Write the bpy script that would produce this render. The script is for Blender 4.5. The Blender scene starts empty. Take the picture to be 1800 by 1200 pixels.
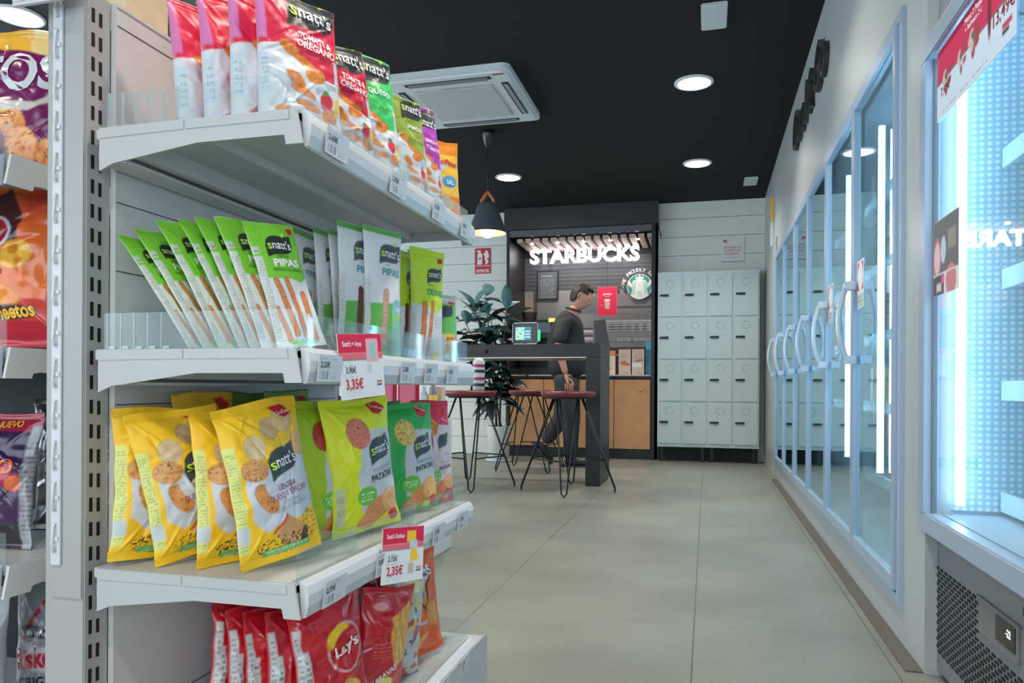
import bpy, math, random
import numpy as np
from mathutils import Vector, Matrix
R=math.radians; PI=math.pi
SC=bpy.context.scene; COL=SC.collection
# ---------------- camera ----------------
YAW=math.atan(343/1300.)
cam=bpy.data.cameras.new('camera'); cam.sensor_width=36; cam.lens=26.0; cam.shift_y=78.5/1800
cam.clip_start=.02
co=bpy.data.objects.new('camera',cam); COL.objects.link(co); co.location=(0,0,.75)
co.rotation_euler=(Matrix.Rotation(YAW,4,'Z')@Matrix.Rotation(PI/2,4,'X')@Matrix.Rotation(R(.3),4,'Z')).to_euler()
SC.camera=co
SC.view_settings.view_transform='Standard'; SC.view_settings.look='None'
SC.view_settings.gamma=1; SC.view_settings.use_curve_mapping=False
SC.view_settings.exposure=.40
# ---------------- daylight and fill light ----------------
w=bpy.data.worlds.new('daylight'); SC.world=w; w.use_nodes=True
w.node_tree.nodes['Background'].inputs[0].default_value=(.62,.78,.92,1)
w.node_tree.nodes['Background'].inputs[1].default_value=1.15
def area(name,loc,rot,sx,sy,p,col,spread=180):
    l=bpy.data.lights.new(name,'AREA'); l.shape='RECTANGLE'; l.size=sx; l.size_y=sy; l.energy=p; l.color=col; l.spread=R(spread)
    o=bpy.data.objects.new(name,l); COL.objects.link(o); o.location=loc; o.rotation_euler=rot; return o
area('daylight_storefront',(-2.4,-2.85,1.45),(R(90),0,0),5.6,2.3,50,(.80,.92,1))       # shop window behind the camera
area('daylight_side_windows',(-5.85,3.2,1.5),(R(90),0,R(-90)),7,2.0,125,(.76,.91,1))      # windows in the left wall
area('aisle_fill_light',(1.36,-1.2,1.25),(R(90),0,R(75)),2.6,2.1,38,(.84,.94,1))        # unseen fill added behind the camera to brighten the shelving's aisle side
LP=[(-.09,4.79),(-.09,6.52),(-1.77,6.55),(-3.48,3.07),(-.09,3.06),(-.09,1.33),(-1.77,1.33),(-3.48,4.79),(-3.48,6.52),(-1.77,-.4),(-.09,-.4)]
CEIL=2.667
def disk(name,loc,r,p,col,rot=(0,0,0)):
    l=bpy.data.lights.new(name,'AREA'); l.shape='DISK'; l.size=2*r; l.energy=p; l.color=col
    o=bpy.data.objects.new(name,l); COL.objects.link(o); o.location=loc; o.rotation_euler=rot; return o
for x,y in LP: disk('downlight_lamp',(x,y,CEIL-.016),.09,9.5,(1,.92,.80)).data.spread=R(118)
# ---------------- materials ----------------
def lin(c):
    c=np.asarray(c,float)/255.; return np.where(c<=.04045,c/12.92,((c+.055)/1.055)**2.4)
def L(*c): return tuple(lin(c))+(1,)
MC={}
def mat(name,col=(200,200,200),rough=.5,metal=0,spec=.5,emit=None,es=0,noise=0,nscale=8,bump=0,bscale=60,attr=False,coat=0):
    key=name
    if key in MC: return MC[key]
    m=bpy.data.materials.new(name); m.use_nodes=True; nt=m.node_tree; b=nt.nodes['Principled BSDF']
    b.inputs['Base Color'].default_value=L(*col); b.inputs['Roughness'].default_value=rough
    b.inputs['Metallic'].default_value=metal; b.inputs['Specular IOR Level'].default_value=spec
    b.inputs['Coat Weight'].default_value=coat
    if emit: b.inputs['Emission Color'].default_value=L(*emit); b.inputs['Emission Strength'].default_value=es
    if attr:
        a=nt.nodes.new('ShaderNodeAttribute'); a.attribute_name='print'; nt.links.new(a.outputs['Color'],b.inputs['Base Color'])
    tc=nt.nodes.new('ShaderNodeTexCoord')
    if noise:
        n=nt.nodes.new('ShaderNodeTexNoise'); n.inputs['Scale'].default_value=nscale; n.inputs['Detail'].default_value=4
        nt.links.new(tc.outputs['Object'],n.inputs['Vector'])
        r=nt.nodes.new('ShaderNodeValToRGB'); c=np.array(L(*col)[:3])
        r.color_ramp.elements[0].color=tuple(c*(1-noise))+(1,); r.color_ramp.elements[1].color=tuple(np.minimum(c*(1+noise),1))+(1,)
        r.color_ramp.elements[0].position=.3; r.color_ramp.elements[1].position=.7
        nt.links.new(n.outputs['Fac'],r.inputs[0]); nt.links.new(r.outputs[0],b.inputs['Base Color'])
    if bump:
        n=nt.nodes.new('ShaderNodeTexNoise'); n.inputs['Scale'].default_value=bscale; n.inputs['Detail'].default_value=3
        nt.links.new(tc.outputs['Object'],n.inputs['Vector'])
        bp=nt.nodes.new('ShaderNodeBump'); bp.inputs['Strength'].default_value=bump; bp.inputs['Distance'].default_value=.002
        nt.links.new(n.outputs['Fac'],bp.inputs['Height']); nt.links.new(bp.outputs[0],b.inputs['Normal'])
    MC[key]=m; return m
def clearmat(name,tint=(.93,.97,.97),refl=1.0,rough=.02,ior=1.45,haze=0,gt=(.95,.98,1),ht=(.8,.88,.9)):
    if name in MC: return MC[name]
    m=bpy.data.materials.new(name); m.use_nodes=True; nt=m.node_tree; nt.nodes.clear()
    o=nt.nodes.new('ShaderNodeOutputMaterial'); t=nt.nodes.new('ShaderNodeBsdfTransparent'); t.inputs[0].default_value=(*tint,1)
    g=nt.nodes.new('ShaderNodeBsdfGlossy'); g.inputs['Roughness'].default_value=rough; g.inputs[0].default_value=(*gt,1)
    f=nt.nodes.new('ShaderNodeFresnel'); f.inputs[0].default_value=ior
    mu=nt.nodes.new('ShaderNodeMath'); mu.operation='MULTIPLY'; mu.inputs[1].default_value=refl; mu.use_clamp=True
    ge=nt.nodes.new('ShaderNodeNewGeometry'); iv=nt.nodes.new('ShaderNodeMath'); iv.operation='MULTIPLY_ADD'; iv.inputs[1].default_value=-refl; iv.inputs[2].default_value=refl
    nt.links.new(ge.outputs['Backfacing'],iv.inputs[0]); nt.links.new(iv.outputs[0],mu.inputs[1])
    nt.links.new(f.outputs[0],mu.inputs[0])
    mx=nt.nodes.new('ShaderNodeMixShader'); nt.links.new(mu.outputs[0],mx.inputs[0])
    src=t
    if haze:
        d=nt.nodes.new('ShaderNodeBsdfDiffuse'); d.inputs[0].default_value=(*ht,1)
        h=nt.nodes.new('ShaderNodeMixShader'); h.inputs[0].default_value=haze
        nt.links.new(t.outputs[0],h.inputs[1]); nt.links.new(d.outputs[0],h.inputs[2]); src=h
    nt.links.new(src.outputs[0],mx.inputs[1]); nt.links.new(g.outputs[0],mx.inputs[2]); nt.links.new(mx.outputs[0],o.inputs[0])
    MC[name]=m; return m
WHITE=mat('white_powder_coated_steel',(185,187,187),.38,noise=.02,nscale=5)
WHITE2=mat('off_white_steel',(205,204,202),.45)
PLAST=mat('white_plastic',(205,209,212),.3)
BLACK=mat('matt_black',(26,26,27),.5)
BLACKW=mat('black_laminate',(34,33,34),.38,noise=.15,nscale=3)
CEILM=mat('black_ceiling_paint',(38,38,38),.85,spec=.2)
ALU=mat('white_aluminium',(166,184,204),.32,metal=.25)
CLEAR=clearmat('clear_acrylic',(.95,.975,.975),1.3,.04,1.45,haze=.05)
GLASS=clearmat('fridge_door_glass',(.80,.92,.97),2.0,.03,1.5,haze=.30,gt=(.66,.86,.96),ht=(.5,.76,.9))  # diffuse blue haze puts the hazy bluish reflection into the glass colour
PRINT=mat('printed_film',attr=True,rough=.42,spec=.45)
PRINTG=mat('glossy_printed_film',attr=True,rough=.2,spec=.7,coat=.25)
PAPER=mat('printed_paper',attr=True,rough=.6,spec=.3)
DARKTXT=(40,42,44)
# ---------------- mesh helpers ----------------
class MB:
    def __init__(s): s.v=[]; s.f=[]; s.m=[]; s.sm=[]; s.mi=0
    def add(s,vs,fs,smooth=False):
        o=len(s.v); s.v+= [tuple(map(float,v)) for v in vs]
        for f in fs: s.f.append(tuple(i+o for i in f)); s.m.append(s.mi); s.sm.append(smooth)
        return s
    def box(s,a,b,bev=0):
        x0,x1=sorted((a[0],b[0])); y0,y1=sorted((a[1],b[1])); z0,z1=sorted((a[2],b[2]))
        if bev<=0:
            return s.add([(x0,y0,z0),(x1,y0,z0),(x1,y1,z0),(x0,y1,z0),(x0,y0,z1),(x1,y0,z1),(x1,y1,z1),(x0,y1,z1)],
              [(0,3,2,1),(4,5,6,7),(0,1,5,4),(1,2,6,5),(2,3,7,6),(3,0,4,7)])
        import bmesh
        bm=bmesh.new(); bmesh.ops.create_cube(bm,size=1)
        for v in bm.verts: v.co=((v.co.x+.5)*(x1-x0)+x0,(v.co.y+.5)*(y1-y0)+y0,(v.co.z+.5)*(z1-z0)+z0)
        bmesh.ops.bevel(bm,geom=bm.edges[:],offset=bev,segments=2,affect='EDGES')
        bm.verts.index_update(); s.add([v.co for v in bm.verts],[[v.index for v in f.verts] for f in bm.faces]); bm.free(); return s
    def prism(s,pts,axis,a,b):
        # pts: 2D polygon in the plane normal to axis
        def P(p,t): return {'x':(t,p[0],p[1]),'y':(p[0],t,p[1]),'z':(p[0],p[1],t)}[axis]
        n=len(pts); vs=[P(p,a) for p in pts]+[P(p,b) for p in pts]
        return s.add(vs,[tuple(range(n))[::-1],tuple(range(n,2*n))]+[(i,(i+1)%n,n+(i+1)%n,n+i) for i in range(n)])
    def tube(s,path,r,n=8,caps=True,closed=False):
        path=[Vector(p) for p in path]; N=len(path); rr=r if hasattr(r,'__len__') else [r]*N; o=[]
        prev=None
        for i,p in enumerate(path):
            if closed: t=path[(i+1)%N]-path[i-1]
            else: t=path[min(i+1,N-1)]-path[max(i-1,0)]
            t.normalize()
            if prev is None:
                a=Vector((0,0,1)) if abs(t.z)<.9 else Vector((1,0,0)); u=t.cross(a).normalized()
            else:
                u=prev-t*prev.dot(t)
                u.normalize()
            prev=u; v=t.cross(u)
            o+=[p+(u*math.cos(2*PI*k/n)+v*math.sin(2*PI*k/n))*rr[i] for k in range(n)]
        fs=[]
        for i in range(N if closed else N-1):
            j=(i+1)%N
            fs+=[(i*n+k,i*n+(k+1)%n,j*n+(k+1)%n,j*n+k) for k in range(n)]
        if caps and not closed: fs+=[tuple(range(n))[::-1],tuple((N-1)*n+k for k in range(n))]
        return s.add(o,fs,True)
    def lathe(s,prof,c=(0,0,0),n=32,cap0=True,cap1=True):
        vs=[];fs=[];N=len(prof)
        for r,z in prof: vs+=[(c[0]+r*math.cos(2*PI*k/n),c[1]+r*math.sin(2*PI*k/n),c[2]+z) for k in range(n)]
        for i in range(N-1): fs+=[(i*n+k,i*n+(k+1)%n,(i+1)*n+(k+1)%n,(i+1)*n+k) for k in range(n)]
        if cap0: fs.append(tuple(range(n))[::-1])
        if cap1: fs.append(tuple((N-1)*n+k for k in range(n)))
        return s.add(vs,fs,True)
    def ball(s,c,r,n=16,m=10,rot=None):
        vs=[];fs=[]
        r=r if hasattr(r,'__len__') else (r,r,r)
        for i in range(m+1):
            a=PI*i/m
            for k in range(n):
                p=Vector((r[0]*math.sin(a)*math.cos(2*PI*k/n),r[1]*math.sin(a)*math.sin(2*PI*k/n),r[2]*math.cos(a)))
                if rot is not None: p=rot@p
                vs.append(p+Vector(c))
        for i in range(m): fs+=[(i*n+k,(i+1)*n+k,(i+1)*n+(k+1)%n,i*n+(k+1)%n) for k in range(n)]
        return s.add(vs,fs,True)
    def build(s,name,mats,parent=None,cols=None):
        me=bpy.data.meshes.new(name); me.from_pydata(s.v,[],s.f)
        if not isinstance(mats,(list,tuple)): mats=[mats]
        for m in mats: me.materials.append(m)
        me.polygons.foreach_set('material_index',s.m); me.polygons.foreach_set('use_smooth',s.sm)
        if cols is not None:
            a=me.color_attributes.new('print','FLOAT_COLOR','POINT')
            c=np.ones((len(s.v),4),np.float32); c[:,:3]=cols; a.data.foreach_set('color',c.ravel())
        me.validate(); me.update()
        o=bpy.data.objects.new(name,me); COL.objects.link(o)
        if parent is not None: o.parent=parent
        return o
def tag(o,label,cat,group=None,kind=None):
    if label: o['label']=label
    if cat: o['category']=cat
    if group: o['group']=group
    if kind: o['kind']=kind
    return o
def struct(o): o['kind']='structure'; return o
def thing(name,label,cat,loc=(0,0,0),rz=0,group=None):
    o=bpy.data.objects.new(name,None); COL.objects.link(o); o.location=loc; o.rotation_euler=(0,0,rz); o.empty_display_size=.05
    return tag(o,label,cat,group)
# text outlines
TX={}
def text2d(s,bold=0,shear=0):
    k=(s,bold,shear)
    if k in TX: return TX[k]
    cu=bpy.data.curves.new('t','FONT'); cu.body=s; cu.align_x='CENTER'; cu.align_y='CENTER'; cu.size=1; cu.offset=bold; cu.resolution_u=3; cu.shear=shear
    ob=bpy.data.objects.new('t',cu); COL.objects.link(ob)
    dg=bpy.context.evaluated_depsgraph_get(); dg.update(); me=ob.evaluated_get(dg).to_mesh()
    v=np.array([p.co[:2] for p in me.vertices]) if len(me.vertices) else np.zeros((0,2)); f=[tuple(p.vertices) for p in me.polygons]
    ob.evaluated_get(dg).to_mesh_clear(); bpy.data.objects.remove(ob); bpy.data.curves.remove(cu)
    TX[k]=(v,f); return TX[k]
def text_verts(s,cx,cz,size,rot=0,bold=0,shear=0,width=None):
    v,f=text2d(s,bold,shear)
    if not len(v): return v,f
    v=v.copy()
    if width: 
        sx=width/(v[:,0].max()-v[:,0].min()); v[:,0]*=sx; v[:,1]*=size
    else: v*=size
    c,sn=math.cos(R(rot)),math.sin(R(rot))
    return np.stack([cx+v[:,0]*c-v[:,1]*sn, cz+v[:,0]*sn+v[:,1]*c],1),f
# ---------------- painting print designs ----------------
def vnoise(x,y,seed=0):
    xi=np.floor(x).astype(np.int64); yi=np.floor(y).astype(np.int64); xf=x-xi; yf=y-yi
    def h(a,b):
        n=(a*374761393+b*668265263+seed*974634777)&0xffffffff
        n=((n^(n>>13))*1274126177)&0xffffffff
        return ((n^(n>>16))&0xffff)/65535.
    u=xf*xf*(3-2*xf); v=yf*yf*(3-2*yf)
    return (h(xi,yi)*(1-u)+h(xi+1,yi)*u)*(1-v)+(h(xi,yi+1)*(1-u)+h(xi+1,yi+1)*u)*v
class Pt:
    """x in -.5..+.5 across, z 0..H up, both in units of the width"""
    def __init__(s,x,z,base,soft=.008): s.x=x; s.z=z; s.s=soft; s.c=np.tile(lin(base),(len(x),1))
    def put(s,m,col):
        col=np.asarray(col,float)
        if col.ndim==1: col=lin(col)
        m=np.clip(m,0,1)[:,None]; s.c=s.c*(1-m)+col*m
    def ell(s,cx,cz,rx,rz,col,rot=0,op=1):
        c,sn=math.cos(R(rot)),math.sin(R(rot)); dx=s.x-cx; dz=s.z-cz
        a=(dx*c+dz*sn)/rx; b=(-dx*sn+dz*c)/rz; d=(np.sqrt(a*a+b*b)-1)*min(rx,rz)
        m=np.clip(.5-d/s.s,0,1)*op; s.put(m,col); return m,d
    def poly(s,pts,col,op=1):
        n=len(pts); ins=np.zeros(len(s.x),bool); dd=np.full(len(s.x),9.)
        for i in range(n):
            x0,z0=pts[i]; x1,z1=pts[(i+1)%n]
            if z0!=z1:
                cr=((s.z>=min(z0,z1))&(s.z<max(z0,z1))); xx=x0+(s.z-z0)*(x1-x0)/(z1-z0); ins^=cr&(s.x<xx)
            ex,ez=x1-x0,z1-z0; q=np.clip(((s.x-x0)*ex+(s.z-z0)*ez)/(ex*ex+ez*ez+1e-12),0,1)
            dd=np.minimum(dd,np.hypot(s.x-x0-q*ex,s.z-z0-q*ez))
        d=np.where(ins,-dd,dd); m=np.clip(.5-d/s.s,0,1)*op; s.put(m,col); return m
    def rect(s,x0,z0,x1,z1,col,op=1): return s.poly([(x0,z0),(x1,z0),(x1,z1),(x0,z1)],col,op)
    def chip(s,cx,cz,rx,rz,rot=0,c1=(236,170,90),c2=(200,110,50),seed=1,spots=True,shape=None):
        m,d=s.ell(cx,cz,rx*1.04,rz*1.04,[int(v*.8) for v in c2],rot,.8)
        n=vnoise(s.x*38,s.z*38,seed)*.6+vnoise(s.x*90,s.z*90,seed+5)*.4
        k=n[:,None]; col=lin(c1)*(1-k)+lin(c2)*k
        s_=s.s; c,sn=math.cos(R(rot)),math.sin(R(rot)); dx=s.x-cx; dz=s.z-cz
        a=(dx*c+dz*sn)/rx; b=(-dx*sn+dz*c)/rz; d=(np.sqrt(a*a+b*b)-1)*min(rx,rz); mm=np.clip(.5-d/s_,0,1)
        s.put(mm,col)
        if spots:
            sp=(vnoise(s.x*70,s.z*70,seed+9)>.83)*mm*.8; s.put(sp,(90,45,25))
        return mm
    def stick(s,x0,z0,x1,z1,r,c1=(226,150,90),c2=(200,112,60),seed=3):
        ex,ez=x1-x0,z1-z0; q=np.clip(((s.x-x0)*ex+(s.z-z0)*ez)/(ex*ex+ez*ez),0,1); d=np.hypot(s.x-x0-q*ex,s.z-z0-q*ez)-r
        s.put(np.clip(.5-(d-.006)/s.s,0,1)*.8,(150,85,45))
        k=(vnoise(s.x*40,s.z*20,seed)*.7+.3*np.clip(-d/r,0,1))[:,None]; s.put(np.clip(.5-d/s.s,0,1),lin(c1)*k+lin(c2)*(1-k))
        s.put(np.clip(.5-d/s.s,0,1)*(vnoise(s.x*60,s.z*60,seed+4)>.88)*.8,(110,50,30))
    def lines(s,x0,x1,z0,z1,n,col=(70,74,76),op=.55,seed=0,th=.3):
        """rows of tiny print"""
        t=(s.z-z0)/(z1-z0)*n; ins=(t>0)&(t<n)&(s.x>x0)&(s.x<x1); m=ins&((t%1)<th+.2)&(vnoise(s.x*110,np.floor(t)*3.3,seed)>.38)
        s.put(m*op,col)
    def bars(s,x0,x1,z0,z1,col=(60,60,62)):
        m=(s.x>x0)&(s.x<x1)&(s.z>z0)&(s.z<z1)&(vnoise(s.x*160,s.x*0,3)>.5); s.put(m*.8,col)
def logo(p,cx,cz,s,rot=10,col=(62,68,72)):
    """dark speech-leaf badge: pointed corner low left and high right"""
    pts=[(-.5,-.42),(-.5,.0),(-.44,.2),(-.28,.33),(-.05,.38),(.25,.37),(.5,.42),(.5,.05),(.44,-.14),(.3,-.25),(.05,-.29),(-.2,-.30),(-.38,-.36)]
    c,sn=math.cos(R(rot)),math.sin(R(rot))
    p.poly([(cx+(a*c-b*sn)*s,cz+(a*sn+b*c)*s) for a,b in pts],col)
    lx,lz=cx+(.22*c-.43*sn)*s,cz+(.22*sn+.43*c)*s
    p.ell(lx,lz,.05*s,.1*s,(190,220,70),rot-20)
def logo_text(cx,cz,s,rot=10):
    c,sn=math.cos(R(rot)),math.sin(R(rot)); q=lambda a,b:(cx+(a*c-b*sn)*s,cz+(a*sn+b*c)*s)
    return [("s",*q(-.36,.0),.42*s,(190,235,60),rot,.012,.16*s),("natt's",*q(.08,.02),.42*s,(238,240,240),rot,.012,.68*s)]
# ---------------- bags ----------------
def bag(name,label,cat,group,pose,t,paint,texts=(),NU=64,NV=96,style='pillow',matl=None,seed=1,wr=1.0,seal=.055,curl=0,flat=1.0):
    X,Y,Z,psi,lean,roll,w,h=pose
    rs=np.random.RandomState(seed*7+3); A=h/w
    K=16 if style=='pillow' else 14
    cr=[(rs.uniform(-.5,.5),rs.uniform(.05,.95)*A,rs.uniform(0,PI),rs.uniform(.08,.3),rs.uniform(.02,.05),rs.uniform(-1,1)) for _ in range(K)]
    for sx in (-1,1):                                # folds running in from the four corners
        for zc,an in ((.06*A,R(50)),(.94*A,R(-50))):
            cr.append((sx*.36,zc+(.08 if zc<A/2 else -.08),(an if sx<0 else PI-an),.16,.03,rs.uniform(.5,1.2)))
    def g_(v):
        q=np.clip((v-seal)/(1-2*seal),0,1)
        if style=='pillow': return np.sin(PI*q)**.6
        return np.clip(np.minimum(1,(v/.04+.75))*np.minimum(1,(np.clip(1-seal-v,0,1)/.55)**.6),0,1)
    def surf(u,v,front,off=0):
        g=g_(v); b=t/2*g+.0012; 
        if style=='pillow': a=w/2*(1-.10*flat*g+.01*np.sin(v*23+seed)); e=.62; pw=2.0
        else: a=w/2*(1-.03*np.sin(PI*v)); e=.4; pw=3.5
        uu=np.clip(np.abs(u),0,1); dep=b*(1-uu**pw)**e
        px=u*.5; pz=v*A; D=np.zeros_like(px)
        for (cx,cz,an,ln,wd,am) in cr:
            dx=px-cx; dz=pz-cz; al=dx*math.cos(an)+dz*math.sin(an); ac=-dx*math.sin(an)+dz*math.cos(an)
            D+=am*np.clip(1-np.abs(ac)/wd,0,1)**1.3*np.exp(-(al/ln)**2)
        D=D*.028*w*wr*(.25+.75*g)
        D+=(vnoise(px*5+seed,pz*5,seed)-.5)*.05*w*wr*(.3+.7*g)+(vnoise(px*13,pz*13+seed,seed+2)-.5)*.016*w*wr*(.3+.7*g)
        ed=(1-uu**6); sgn=-1.0 if front else 1.0
        y=sgn*(dep+ (D if front else -D*.3)*ed + off)
        wave=.020*w*wr*np.sin(u*4.2+seed)*np.clip(np.maximum(v-.86,.14-v)/.14,0,1)
        crimp=.0007*np.sin(v*h*PI*2/.0035)*((v>1-seal)|(v<seal))*(1 if wr>0 else 0)
        y=y+wave+crimp*sgn
        z=v*h+ .012*h*wr*np.sin(u*2.3+seed*1.7)*np.clip(v-.8,0,1)*5
        y=y+curl*np.clip(v-.8,0,1)**2*h*5
        x=u*a
        return np.stack([x,y,z],-1)
    us=np.linspace(-1,1,NU+1); us=np.sign(us)*(1-(1-np.abs(us))**1.25)
    nb=max(8,NU//5); ub=np.linspace(1,-1,nb+2)[1:-1]
    vs=np.linspace(0,1,NV+1)
    Uf,Vf=np.meshgrid(us,vs); Ub,Vb=np.meshgrid(ub,vs)
    Pf=surf(Uf,Vf,True); Pb=surf(Ub,Vb,False)
    P=np.concatenate([Pf,Pb],1); U=np.concatenate([Uf,Ub],1); V=np.concatenate([Vf,Vb],1); isf=np.concatenate([np.ones_like(Uf),np.zeros_like(Ub)],1)
    n=P.shape[1]; v=P.reshape(-1,3)
    i=np.arange(NV)[:,None]*n; k=np.arange(n)[None]; k2=(k+1)%n
    F=np.stack([i+k,i+k2,i+n+k2,i+n+k],-1).reshape(-1,4)
    p=Pt((U*.5).ravel(),(V*A).ravel(),(200,200,200),soft=1.3/NU); p.u=U.ravel(); p.v=V.ravel(); p.f=isf.ravel(); p.A=A
    paint(p); cols=p.c
    mb=MB(); mb.v=v.tolist(); mb.f=F.tolist(); mb.m=[0]*len(F); mb.sm=[True]*len(F)
    mb.f.append(tuple(range(n))[::-1]); mb.f.append(tuple((NV)*n+j for j in range(n))); mb.m+=[0,0]; mb.sm+=[False,False]
    cc=[cols]
    for T in texts:
        s_,cx,cz,size,col=T[:5]; rot=T[5] if len(T)>5 else 0; bold=T[6] if len(T)>6 else .01; wid=T[7] if len(T)>7 else None
        tv,tf=text_verts(s_,cx,cz,size,rot,bold,0,wid)
        if not len(tv): continue
        uu=tv[:,0]/.5; vv=tv[:,1]/A
        q=surf(np.clip(uu,-.995,.995),np.clip(vv,0.001,.999),True,.0008+.0009*wr)
        mb.add(q.tolist(),tf,True); cc.append(np.tile(lin(col),(len(tv),1)))
    o=mb.build(name,matl or PRINT,None,np.concatenate(cc))
    M=Matrix.Rotation(R(psi),4,'Z')@Matrix.Rotation(R(lean),4,'X')@Matrix.Rotation(R(roll),4,'Y')
    o.rotation_euler=M.to_euler()
    # stand the lowest point of the bag on the shelf
    m3=np.array(M.to_3x3()); zmin=(v@m3.T)[:,2].min()
    o.location=(X,Y,Z-zmin+.0005)
    return tag(o,label,cat,group)
def panel(name,mats,w,h,paint,texts=(),N=60,th=.002,parent=None,relief=.0008):
    """flat printed board in the XZ plane, origin at its bottom centre, facing -y"""
    A=h/w; NV=max(4,int(N*A)); us=np.linspace(-.5,.5,N+1); zs=np.linspace(0,A,NV+1); U,Zz=np.meshgrid(us,zs)
    v=np.stack([U*w,np.full_like(U,-th/2),Zz*w],-1).reshape(-1,3)
    i=np.arange(NV)[:,None]*(N+1); k=np.arange(N)[None]; F=np.stack([i+k,i+k+1,i+N+2+k,i+N+1+k],-1).reshape(-1,4)
    p=Pt(U.ravel(),Zz.ravel(),(220,220,220),soft=1.2/N); p.A=A; paint(p)
    mb=MB(); mb.v=v.tolist(); mb.f=F.tolist(); mb.m=[0]*len(F); mb.sm=[False]*len(F); cc=[p.c]
    x0,x1,y0,y1,z0,z1=-w/2,w/2,-th/2,th/2,0,A*w
    mb.add([(x0,y0,z0),(x1,y0,z0),(x1,y0,z1),(x0,y0,z1),(x0,y1,z0),(x1,y1,z0),(x1,y1,z1),(x0,y1,z1)],[(7,6,5,4),(0,4,5,1),(1,5,6,2),(2,6,7,3),(3,7,4,0)])
    cc.append(np.tile(p.c[0],(8,1)))
    for T in texts:
        s_,cx,cz,size,col=T[:5]; rot=T[5] if len(T)>5 else 0; bold=T[6] if len(T)>6 else .01; wid=T[7] if len(T)>7 else None
        tv,tf=text_verts(s_,cx,cz,size,rot,bold,0,wid)
        if not len(tv): continue
        q=np.stack([tv[:,0]*w,np.full(len(tv),-th/2-relief),tv[:,1]*w],1); mb.add(q.tolist(),tf); cc.append(np.tile(lin(col),(len(tv),1)))
    return mb.build(name,mats,parent,np.concatenate(cc))
def place(o,loc,rz=0,rx=0,ry=0):
    o.location=loc; o.rotation_euler=(Matrix.Rotation(R(rz),4,'Z')@Matrix.Rotation(R(rx),4,'X')@Matrix.Rotation(R(ry),4,'Y')).to_euler(); return o
# ================= SETTING =================
def floor_mat():
    m=bpy.data.materials.new('large_grey_floor_tiles'); m.use_nodes=True; nt=m.node_tree; b=nt.nodes['Principled BSDF']; N=nt.nodes.new; Lk=nt.links.new
    tc=N('ShaderNodeTexCoord'); sp=N('ShaderNodeSeparateXYZ'); Lk(tc.outputs['Object'],sp.inputs[0])
    def M(op,a,b_=None,c=None):
        n=N('ShaderNodeMath'); n.operation=op
        for i,x in enumerate((a,b_,c)):
            if x is None: continue
            if isinstance(x,(int,float)): n.inputs[i].default_value=x
            else: Lk(x,n.inputs[i])
        return n.outputs[0]
    def joint(c,off,per,wd):
        q=M('SUBTRACT',c,off); q=M('DIVIDE',q,per); q=M('FRACT',q); q=M('SUBTRACT',q,.5); q=M('ABSOLUTE',q); q=M('SUBTRACT',.5,q); q=M('MULTIPLY',q,per)
        return M('LESS_THAN',q,wd)
    jx=joint(sp.outputs[0],-.036,.708,.0022)
    sx=M('LESS_THAN',M('ABSOLUTE',M('SUBTRACT',sp.outputs[0],.487)),.002)
    # brick offset of the middle column
    col=M('FLOOR',M('DIVIDE',M('ADD',sp.outputs[0],.036),.708)); odd=M('MODULO',M('ABSOLUTE',col),2.); yo=M('ADD',sp.outputs[1],M('MULTIPLY',odd,0.0))
    jy=joint(yo,2.405,.6,.0018); j=M('MAXIMUM',M('MAXIMUM',jx,sx),M('MULTIPLY',jy,.55))
    n1=N('ShaderNodeTexNoise'); n1.inputs['Scale'].default_value=1.6; n1.inputs['Detail'].default_value=6; n1.inputs['Roughness'].default_value=.6; Lk(tc.outputs['Object'],n1.inputs['Vector'])
    n2=N('ShaderNodeTexNoise'); n2.inputs['Scale'].default_value=90; n2.inputs['Detail'].default_value=3; Lk(tc.outputs['Object'],n2.inputs['Vector'])
    r=N('ShaderNodeValToRGB'); r.color_ramp.elements[0].color=L(112,115,108); r.color_ramp.elements[1].color=L(141,144,136); r.color_ramp.elements[0].position=.32; r.color_ramp.elements[1].position=.68
    f=M('ADD',M('MULTIPLY',n1.outputs['Fac'],.75),M('MULTIPLY',n2.outputs['Fac'],.25)); Lk(f,r.inputs[0])
    mx=N('ShaderNodeMix'); mx.data_type='RGBA'; Lk(j,mx.inputs[0]); Lk(r.outputs[0],mx.inputs[6]); mx.inputs[7].default_value=L(88,88,84); Lk(mx.outputs[2],b.inputs['Base Color'])
    Lk(M('ADD',.30,M('MULTIPLY',n1.outputs['Fac'],.22)),b.inputs['Roughness']); b.inputs['Specular IOR Level'].default_value=.45
    return m
struct(MB().box((-6,-3,-.12),(1.5,8.6,0)).build('floor',floor_mat()))
struct(MB().box((-6,-3,CEIL),(1.5,8.6,CEIL+.12)).build('ceiling',CEILM))
WALLW=mat('white_board_wall',(226,228,220),.5,noise=.03,nscale=3)
# opening for the coffee corner is cut by leaving the boards out there
mb=MB(); z=0
while z<CEIL-.01:
    z1=min(z+.192,CEIL)
    for a,b in ((-6,-2.12),(-.5,.6)): mb.box((a,7.86,z),(b,7.9,z1-.005))
    z=z1
for a,b in ((-6,-2.12),(-.5,.6)): mb.box((a,7.888,0),(b,8.0,CEIL))
mb.box((-2.2,8.45,0),(-.4,8.5,CEIL)); mb.box((-2.2,7.9,0),(-2.14,8.45,CEIL)); mb.box((-.48,7.9,0),(-.42,8.45,CEIL))
struct(mb.build('wall_back',WALLW))
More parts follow.
